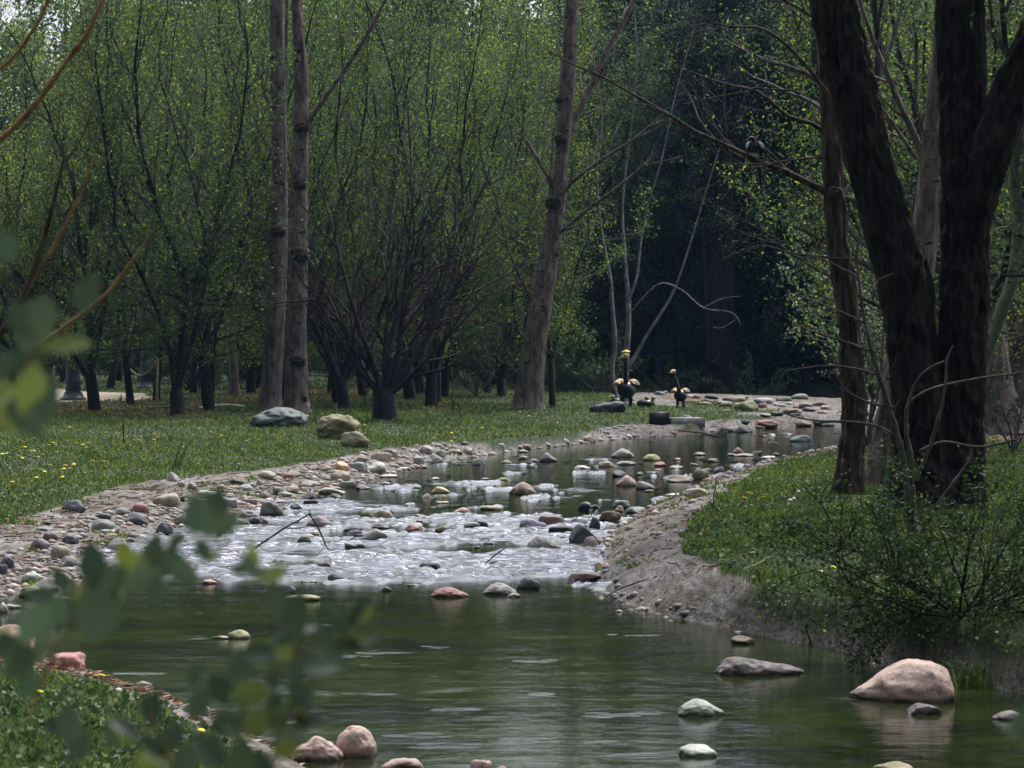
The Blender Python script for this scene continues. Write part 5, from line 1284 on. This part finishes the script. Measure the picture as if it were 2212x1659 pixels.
tuft(1870, 1410, .07, 80, 'dark small tuft at the waterline left of the big pink rock', L=.09)
tuft(1735, 1325, .05, 90, 'bright yellow green moss tuft on the mortar slope', 'clover', .05)

# ------------------------------------------------------------------ concrete block, bird sculptures
p = hit(1425, 918); S = ppm(p[1]); m = MB(); box(m, (0, .2, .11), (42 / S, .5, .3), 0); m.build('tmp')if 0 else None
e = empty('stone_block', p); m.build('block', M['black_stone'], e); m = MB(); box(m, (42 / S / 2 + .36, .28, .04), (.7, .6, .2), 0, .1); m.build('slab', M['concrete'], e)
tag(e, 'black square block with a pale slab at the tip of the lawn', 'block')
def ell(mb, c, r, mi=0, sub=3, noise=.0, seed=0):
    V, F = ico(sub); V = V * (1 + noise * fbm(V * 2, seed, 2))[:, None]; mb.addarr(V * np.array(r) + np.array(c), F, mi)
def sculpture(u, v, headv, label, crest, scale=1.0, tilt=0.0):
    p = hit(u, v); S = ppm(p[1]); H_ = (v - headv) / S; e = empty('bird_sculpture', p)
    b = MB(); zb = H_ * .30; r = H_ * .17
    ell(b, (0, 0, zb), (r, r * 1.25, r * .95)); b.build('body', M['black_stone'], e)
    nk = MB(); P = smoothpath([(0, -.1, zb), (-.01 * H_ - tilt * .3, -.15, zb + H_ * .2), (-tilt * .8, -.18, H_ * .75), (-tilt, -.18, H_ * .90)], 20); tube(nk, P, np.linspace(H_ * .055, H_ * .028, 20), 12); nk.build('neck', M['black_stone'], e)
    hd = MB(); ell(hd, (-tilt - .01, -.2, H_ * .92), (H_ * .07, H_ * .09, H_ * .05)); tube(hd, [(-tilt - .02, -.25, H_ * .91), (-tilt - .10 * H_, -.34, H_ * .885)], [H_ * .022, .004], 6); h_ = hd.build('head', M['cream'], e)
    if crest: c_ = MB(); ell(c_, (-tilt, -.18, H_ * .985), (H_ * .085, H_ * .07, H_ * .022)); ell(c_, (-tilt + .01, -.17, H_), (H_ * .045, H_ * .04, H_ * .02)); c_.build('crest', M['gold'], h_)
    for sx_ in (-1, 1):
        w_ = MB(); V, F = ico(3); V = V * (1 + .4 * fbm(V * 1.6, 4 + sx_, 2))[:, None] * np.array([r * .62, r * .95, r * .55]); V[:, 2] = np.abs(V[:, 2]) * .9 + (V[:, 0] * -sx_) * .3
        w_.addarr(V + np.array([sx_ * r * .82, .05, zb + r * .62]), F); w_.build('wing', M['cream'], e)
        l = MB(); tube(l, [(sx_ * r * .42, 0, zb - r * .5), (sx_ * r * .45, .02, .1), (sx_ * r * .42, -.02, -.03)], [H_ * .045, H_ * .035, H_ * .03], 8); l.build('leg', M['black_stone'], e)
    tag(e, label, 'sculpture', 'black bird sculptures by the far pool')
sculpture(1353, 878, 758, 'tallest black long necked bird sculpture with a golden crest', True, tilt=.02)
sculpture(1470, 880, 795, 'black long necked bird sculpture standing on two legs at the right of the group', False, tilt=.18)
def chick(u, v, w, h, label, head):
    p = hit(u, v); S = ppm(p[1]); w, h = w / S, h / S; e = empty('bird_sculpture', p)
    b = MB(); ell(b, (0, 0, h * .35), (w * .5, w * .5, h * .42)); b.build('body', M['black_stone'], e)
    for k, (dx) in enumerate(head): q = MB(); ell(q, (dx * w, -.06, h * .86), (w * .13, w * .12, h * .2)); tube(q, [(dx * w, -.05, h * .3), (dx * w, -.06, h * .8)], [w * .09, w * .06], 8); q.build('head', M['cream'], e)
    tag(e, label, 'sculpture', 'black bird sculptures by the far pool')
chick(1333, 876, 30, 22, 'low black bird sculpture with pale heads left of the tallest one', (-.3, .3))
chick(1395, 880, 40, 24, 'low black bird sculpture with two pale heads between the tall ones', (.05, .4))

# ------------------------------------------------------------------ magpies
def loft(mb, sp, rx, ry, k=20, mi=0):
    P = np.array(sp, float); n = len(P); T = np.gradient(P, axis=0); T /= np.linalg.norm(T, axis=1)[:, None]
    X = np.array([0, 1., 0]); th = np.arange(k) * 2 * math.pi / k
    V = []
    for i in range(n):
        b = np.cross(T[i], X); b /= np.linalg.norm(b); V.append(P[i] + rx[i] * np.cos(th)[:, None] * X + ry[i] * np.sin(th)[:, None] * b)
    mb.addarr(np.concatenate(V), gridfaces(n, k, True), mi); mb.add(V[0], [list(range(k))[::-1]], mi); mb.add(V[-1], [list(range(k))], mi)
mm, nt, o = newmat('magpie_plumage'); tc = N(nt, 'ShaderNodeTexCoord'); at = N(nt, 'ShaderNodeVertexColor', layer_name='plume')
p = N(nt, 'ShaderNodeBsdfPrincipled', Roughness=.5); nt.links.new(at.outputs[0], p.inputs['Base Color']); nt.links.new(p.outputs[0], o.inputs[0])
def birdbody(sp, rx, ry, white, parent):
    n = 40; S_ = smoothpath(sp, n); t = np.linspace(0, 1, n); tk = np.linspace(0, 1, len(rx)); b = MB(); loft(b, S_, np.interp(t, tk, rx), np.interp(t, tk, ry), 24)
    me = b.mesh('body', mm); V = b.v[0]; allv = np.concatenate(b.v); ca = me.color_attributes.new('plume', 'FLOAT_COLOR', 'POINT')
    wm = white(allv); col = np.where(wm[:, None], np.array([.62, .63, .62, 1]), np.array([.008, .009, .014, 1])); ca.data.foreach_set('color', col.astype(np.float32).ravel())
    return link('body', me, parent)
def leg(parent, pts, r=.0032):
    m = MB(); tube(m, pts, [r * 1.6] + [r] * (len(pts) - 1), 7); f = np.array(pts[-1])
    for a in (-.5, 0, .5, 3.1): tube(m, [f, f + np.array([math.sin(a) * .008 - .016 * math.cos(a), -.02 * math.cos(a) * .5, .002]), f + np.array([math.sin(a) * .014 - .026 * math.cos(a), -.01 * math.cos(a), -.004])], [r, r, r * .5], 5)
    m.build('leg', M['feather_black'], parent)
# perched bird
o0 = aty(1634, 344, Y12 - .12); e = empty('magpie', o0); k = 1 / ppm(Y12 - .12)
def L2(u, v, dy=0): return ((u - 1634) * k, dy, (344 - v) * k)
birdbody([L2(1616,302,-.03), L2(1622,299,-.02), L2(1628,303,0), L2(1628,316,0), L2(1628,330,.01), L2(1634,343,.03), L2(1639,352,.04)], [.012,.024,.028,.048,.050,.034,.014], [.012,.023,.028,.046,.048,.030,.014],
         lambda V: (V[:, 2] < .06) & (V[:, 2] > -.005) & (V[:, 1] < .035), e)
m = MB(); tube(m, [L2(1618,302,-.035), L2(1612,304,-.05), L2(1607,308,-.062)], [.009,.006,.002], 7); m.build('beak', M['feather_black'], e)
m = MB(); P = [L2(1636,346,.035), L2(1640,362,.04), L2(1643,385,.04), L2(1644,402,.04)]; Q = smoothpath(P, 16); loft(m, Q, np.interp(np.linspace(0, 1, 16), [0, .3, .8, 1], [.012,.022,.018,.006]), np.interp(np.linspace(0, 1, 16), [0, .3, .8, 1], [.016,.026,.022,.008]), 10); m.build('tail', M['feather_black'], e)
for sx_ in (-1, 1):
    w_ = MB(); Q = smoothpath([L2(1628 + sx_ * 8, 306, .01), L2(1629 + sx_ * 12, 320, .02), L2(1634 + sx_ * 12, 336, .04), L2(1640 + sx_ * 4, 350, .05)], 18)
    loft(w_, Q, np.interp(np.linspace(0, 1, 18), [0, .3, .7, 1], [.010,.034,.034,.008]), np.interp(np.linspace(0, 1, 18), [0, .3, .7, 1], [.010,.020,.022,.008]), 14); wg = w_.build('wing', M['feather_black'], e)
    w_ = MB(); Q = smoothpath([L2(1629 + sx_ * 9, 306, -.01), L2(1630 + sx_ * 15, 313, -.012), L2(1631 + sx_ * 18, 321, -.010)], 10); tube(w_, Q, np.array([.004,.010,.014,.017,.018,.018,.016,.013,.009,.003]) , 8); w_.build('shoulder_patch', M['feather_white'], wg)
    if sx_ > 0:
        for j, (a, b_, c_, d_) in enumerate([(1648,326,1652,325),(1644,329,1652,334),(1645,337,1650,338)]):
            f_ = MB(); tube(f_, [L2(a, b_, .005), L2(c_, d_, .012)], [.003, .0042], 6); f_.build('wing_tip', M['feather_white'], wg)
        w_ = MB(); Q = smoothpath([L2(1640,318,.02), L2(1650,326,.03), L2(1655,338,.04)], 10); tube(w_, Q, [.012,.022,.028,.03,.03,.03,.028,.024,.016,.006], 10); w_.build('wing_fold', M['feather_black'], wg)
leg(e, [L2(1627,334,-.005), L2(1625,340,-.01), (-.045, -.012, .010)]); leg(e, [L2(1633,336,-.01), L2(1632,342,-.015), (-.012, -.018, .000)])
tag(e, 'long tailed black and white magpie perched on the bare branch', 'bird')
# bird on the dark rock in the riffle
pr = hit(1276, 1140); Yr = baseY(1276, 1140); o1 = aty(1276, 1124, Yr); e = empty('magpie', o1); k = 1 / ppm(Yr)
def L3(u, v, dy=0): return ((u - 1276) * k, dy, (1124 - v) * k)
birdbody([L3(1254,1108,.02), L3(1256,1100,.01), L3(1264,1096,0), L3(1275,1100,-.01), L3(1283,1097,-.02), L3(1288,1096,-.03), L3(1292,1099,-.03)], [.02,.048,.062,.050,.030,.028,.012], [.02,.045,.062,.056,.030,.028,.011],
         lambda V: (V[:, 0] > L3(1272, 0)[0]) & (V[:, 0] < L3(1280, 0)[0]) & (V[:, 2] > L3(0, 1110)[2]) & (V[:, 2] < L3(0, 1098)[2]), e)
m = MB(); tube(m, [L3(1290,1099,-.035), L3(1298,1104,-.04)], [.006, .0015], 7); m.build('beak', M['feather_black'], e)
m = MB(); loft(m, smoothpath([L3(1258,1104,.02), L3(1250,1112,.05), L3(1246,1120,.09)], 8), np.full(8, .016), np.full(8, .006), 8); m.build('tail', M['feather_black'], e)
for sx_ in (-1, 1):
    w_ = MB(); Q = smoothpath([L3(1276,1100,sx_ * .03), L3(1265,1101,sx_ * .042), L3(1254,1108,sx_ * .025)], 12); tube(w_, Q, np.interp(np.linspace(0, 1, 12), [0, .4, 1], [.008,.026,.006]), 10); w_.build('wing', M['feather_black'], e)
leg(e, [L3(1268,1110,-.01), L3(1272,1117,-.01), L3(1272,1124,-.012)]); leg(e, [L3(1276,1110,.01), L3(1280,1117,.01), L3(1279,1124,.01)])
tag(e, 'dark hunched magpie standing on a wet rock at the right side of the riffle', 'bird')

# ------------------------------------------------------------------ crouching person in the distance
p = hit(440, 833); S = ppm(p[1]); e = empty('person', p + np.array([0, .5, 0]))
def skin(name, verts, edges, mat, parent, sub=2):
    me = bpy.data.meshes.new(name); me.from_pydata([v[:3] for v in verts], edges, []); me.update(); ob = link(name, me, parent, mat)
    md = ob.modifiers.new('skin', 'SKIN'); 
    for i, v in enumerate(verts): me.skin_vertices[0].data[i].radius = (v[3], v[3] * (v[4] if len(v) > 4 else 1))
    me.skin_vertices[0].data[0].use_root = True; s_ = ob.modifiers.new('sub', 'SUBSURF'); s_.levels = sub; s_.render_levels = sub; return ob
V = [(.05, 0, .30, .15), (0, -.02, .50, .17), (-.08, -.05, .70, .18), (-.12, -.07, .80, .07), (-.14, -.09, .92, .09), (-.14, -.09, 1.0, .08),
     (-.08, -.22, .72, .06), (-.25, -.30, .50, .045), (-.38, -.36, .38, .03), (-.06, .12, .72, .06), (-.22, .15, .50, .045), (-.36, .05, .36, .03),
     (-.02, -.12, .28, .10), (-.36, -.16, .42, .08), (-.28, -.16, .06, .05), (-.38, -.18, .03, .04), (-.02, .12, .28, .10), (-.34, .16, .42, .08), (-.26, .16, .06, .05), (-.36, .18, .03, .04)]
E = [(0, 1), (1, 2), (2, 3), (3, 4), (4, 5), (2, 6), (6, 7), (7, 8), (2, 9), (9, 10), (10, 11), (0, 12), (12, 13), (13, 14), (14, 15), (0, 16), (16, 17), (17, 18), (18, 19)]
bd_ = skin('body', V, E, M['skin'], e)
skin('jacket', [(.06, 0, .28, .19), (0, -.02, .50, .20), (-.08, -.05, .68, .205), (-.11, -.065, .78, .09), (-.08, -.23, .71, .075), (-.24, -.30, .51, .06), (-.06, .13, .71, .075), (-.21, .15, .51, .06), (.22, .02, .18, .16)], [(0, 1), (1, 2), (2, 3), (2, 4), (4, 5), (2, 6), (6, 7), (0, 8)], M['white_cloth'], e)
skin('trousers', [(.04, 0, .27, .17), (-.02, -.13, .28, .115), (-.36, -.165, .42, .095), (-.28, -.16, .10, .065), (-.02, .13, .28, .115), (-.34, .165, .42, .095), (-.26, .16, .10, .065)], [(0, 1), (1, 2), (2, 3), (0, 4), (4, 5), (5, 6)], M['dark_cloth'], e)
m = MB(); ell(m, (-.14, -.09, 1.02), (.115, .125, .09)); ell(m, (-.22, -.10, .985), (.08, .09, .015)); m.build('cap', M['orange_cloth'], e)
tag(e, 'person in a white jacket and orange cap crouching far behind the grove', 'person')

# ------------------------------------------------------------------ out of focus leaves and twigs near the lens
lr = np.random.default_rng(21)
def nearleaf(mb, c, d, n_, L, W_):
    d = unit(d); s = unit(np.cross(d, n_)); nn = np.cross(s, d); t = np.linspace(0, 1, 7); w_ = W_ * .5 * np.array([.06, .55, .92, 1, .85, .5, .04]); cv = -.18 * L * t ** 2
    mid = c + d * (t * L)[:, None] + nn * cv[:, None]; V = np.concatenate([mid - s * w_[:, None] + nn * (w_ * .25)[:, None], mid, mid + s * w_[:, None] + nn * (w_ * .25)[:, None]])
    F = [(i, i + 1, i + 8, i + 7) for i in range(6)] + [(i + 7, i + 8, i + 15, i + 14) for i in range(6)]; mb.addarr(V, F)
def nearplant(name, Y, stems, leaves, label, lmat='leaf_near', fill=0, cat='shrub'):
    u0, v0 = stems[0][0][0]; o0 = aty(u0, v0, Y); e = empty(name, o0); m = MB(); q = MB(); k = 1 / ppm(Y)
    for pts, w_ in stems:
        Q = smoothpath(screenpath(pts, [Y + (a[2] if len(a) > 2 else 0) for a in pts]) - o0 if 0 else np.array([aty(a[0], a[1], Y) for a in pts]) - o0, 16); tube(m, Q, np.linspace(w_, w_ * .6, 16) * k / 2, 7)
        for j in range(fill):
            i = lr.integers(2, 16); ang = lr.uniform(0, 6.28); nearleaf(q, Q[i], np.array([math.cos(ang), lr.normal() * .4, math.sin(ang) * .8 + .2]), lr.normal(size=3), lr.uniform(45, 80) * k, lr.uniform(26, 42) * k)
    for (u, v, L, W_, a, face) in leaves:
        L *= 1.0; W_ *= 1.05
        c = aty(u, v, Y + lr.uniform(-.12, .12)) - o0; a = R(a); d = np.array([math.cos(a), lr.uniform(-.25, .25), math.sin(a)]); n_ = unit(np.array([-math.sin(a) * .2, -1, .9 if face else .1]) + lr.normal(size=3) * .25)
        nearleaf(q, c - d * L * k * .5, d, n_, L * k, W_ * k)
    m.build('stems', M['twig_brown'] if cat == 'shrub' else M['twig'], e); q.build('leaves', M[lmat], e); tag(e, label, cat)
nearplant('near_shrub', 2.3, [([(560,1720),(600,1600),(640,1480),(640,1380),(620,1290)], 9), ([(560,1720),(640,1560),(700,1440),(760,1340)], 8), ([(430,1800),(360,1620),(300,1500)], 8), ([(560,1700),(520,1560),(600,1440)], 6)],
  [(640,1330,110,62,88,1),(600,1300,90,50,100,1),(775,1320,85,42,60,1),(735,1345,70,50,130,1),(700,1370,60,34,120,0),(770,1385,95,40,20,1),(720,1420,100,58,330,1),(690,1440,80,50,10,1),(600,1400,80,55,150,1),(560,1410,80,50,170,1),(650,1500,90,50,300,0),(590,1480,80,46,20,0),(520,1440,80,52,90,1),(555,1560,80,50,60,0),(480,1490,80,52,120,1),(430,1520,90,54,60,1),(600,1560,70,44,250,0),(500,1570,90,54,200,0),(520,1640,100,60,90,0),(450,1620,100,60,130,0),
   (330,1530,95,56,95,1),(270,1570,80,40,140,1),(370,1590,80,50,40,0),(240,1590,70,34,120,1),(150,1565,100,60,95,1),(170,1610,80,44,60,0),(330,1640,90,56,200,0),(560,1650,80,50,330,0),(400,1650,90,54,270,0),(620,1620,60,40,20,0),(480,1560,70,46,180,0),(120,1570,60,40,150,1),(680,1560,50,30,10,1),(650,1440,70,46,45,1),(420,1460,70,44,75,0),(540,1500,90,56,10,0),(590,1530,80,50,80,1)],
  'blurred green leafy shrub close to the lens in the lower left centre', fill=9)
nearplant('near_shrub', 2.2, [([(60,1560),(120,1400),(200,1280),(330,1210),(440,1140)], 8), ([(150,1360),(210,1290),(300,1250)], 7), ([(430,1150),(520,1200),(560,1260)], 6)],
  [(460,1105,120,72,75,1),(430,1110,100,60,110,1),(490,1130,80,54,50,1),(210,1330,120,95,260,1),(170,1310,80,54,120,0),(200,1220,110,60,95,1),(235,1250,90,60,30,0),(300,1250,110,64,10,0),(360,1215,110,72,350,0),(330,1190,90,54,80,1),(400,1240,80,50,330,0),(380,1170,60,36,60,1),(120,1330,110,60,250,0),(70,1350,110,64,240,0),(130,1250,70,44,130,0),(90,1290,80,52,150,1),(40,1430,110,70,200,0),(20,1400,90,60,120,1),(60,1480,80,50,260,0),(540,1225,70,34,300,1),(570,1240,50,26,320,1),(440,1190,60,36,300,0),(340,1280,80,50,280,0),(270,1200,70,44,110,0)],
  'blurred pale leafy spray close to the lens above the pool at the left', fill=7)
nearplant('near_shrub', 2.0, [([(-60,960),(20,860),(70,760),(80,680)], 9), ([(60,780),(120,740),(180,640)], 6)],
  [(70,700,130,90,80,1),(95,680,100,60,95,1),(45,690,90,60,110,1),(60,780,120,80,100,0),(145,742,120,42,12,1),(185,635,90,62,80,1),(190,625,70,50,60,0),(0,840,110,60,110,1),(15,880,120,80,280,0),(50,900,130,54,310,0),(10,530,80,60,100,1),(100,860,120,60,90,0),(5,790,90,60,60,1),(65,840,110,66,260,0),(-10,860,90,60,30,1)],
  'blurred dark green leaf cluster close to the lens at the left edge')
nearplant('near_shrub', 2.2, [([(2290,1700),(2240,1600),(2210,1560)], 6)], [(2205,1560,70,46,70,1),(2225,1610,60,40,200,0),(2212,1530,40,30,120,0)], 'blurred pale leaf intruding at the lower right edge')
def neartwig(Y, stems, lab, mat='twig_brown'):
    drawn('near_twig', Y, stems, M[mat], lab, 'twig', stems[0][0][0])
neartwig(8, [([(-40,345),(0,303),(60,245),(110,180),(150,125),(190,70),(217,10),(240,-50)], [14,14,13,13,12,12,10,9])], 'thick light brown twig rising diagonally at the upper left')
neartwig(8, [([(-40,190),(0,150),(40,110),(75,60),(105,0),(120,-40)], [9,9,9,8,8,7])], 'brown twig crossing the extreme upper left corner')
neartwig(7, [([(-20,745),(30,680),(70,590),(105,480),(125,400),(140,335)], [15,14,12,10,8,4])], 'dark brown twig rising from the left edge, darker of a close pair', 'bark_mid')
neartwig(7, [([(-10,740),(50,640),(100,560),(150,470),(185,390),(206,335)], [8,8,8,8,7,4])], 'lighter brown twig rising beside the dark one')
neartwig(6, [([(10,790),(70,755),(140,705),(210,655),(260,600),(300,545),(338,490)], [9,9,9,10,9,8,5])], 'yellowish brown twig tip crossing the grove at the left')

# ------------------------------------------------------------------ thin blue air over the creek, added to lift the blacks
m, nt, o = newmat('air'); pv = N(nt, 'ShaderNodeVolumePrincipled'); pv.inputs['Density'].default_value = .00020; pv.inputs['Color'].default_value = (.26, .52, .95, 1); pv.inputs['Anisotropy'].default_value = 0
nt.links.new(pv.outputs[0], o.inputs['Volume'])
q = MB(); box(q, (0, 60, 15), (720, 330, 33)); hz_ = q.build('haze', m, smooth=False); tag(hz_, 'faint bluish air over the creek and grove, added to turn dark tones navy', 'haze', kind='stuff')
sc.cycles.volume_bounces = 0; sc.cycles.volume_step_rate = 4
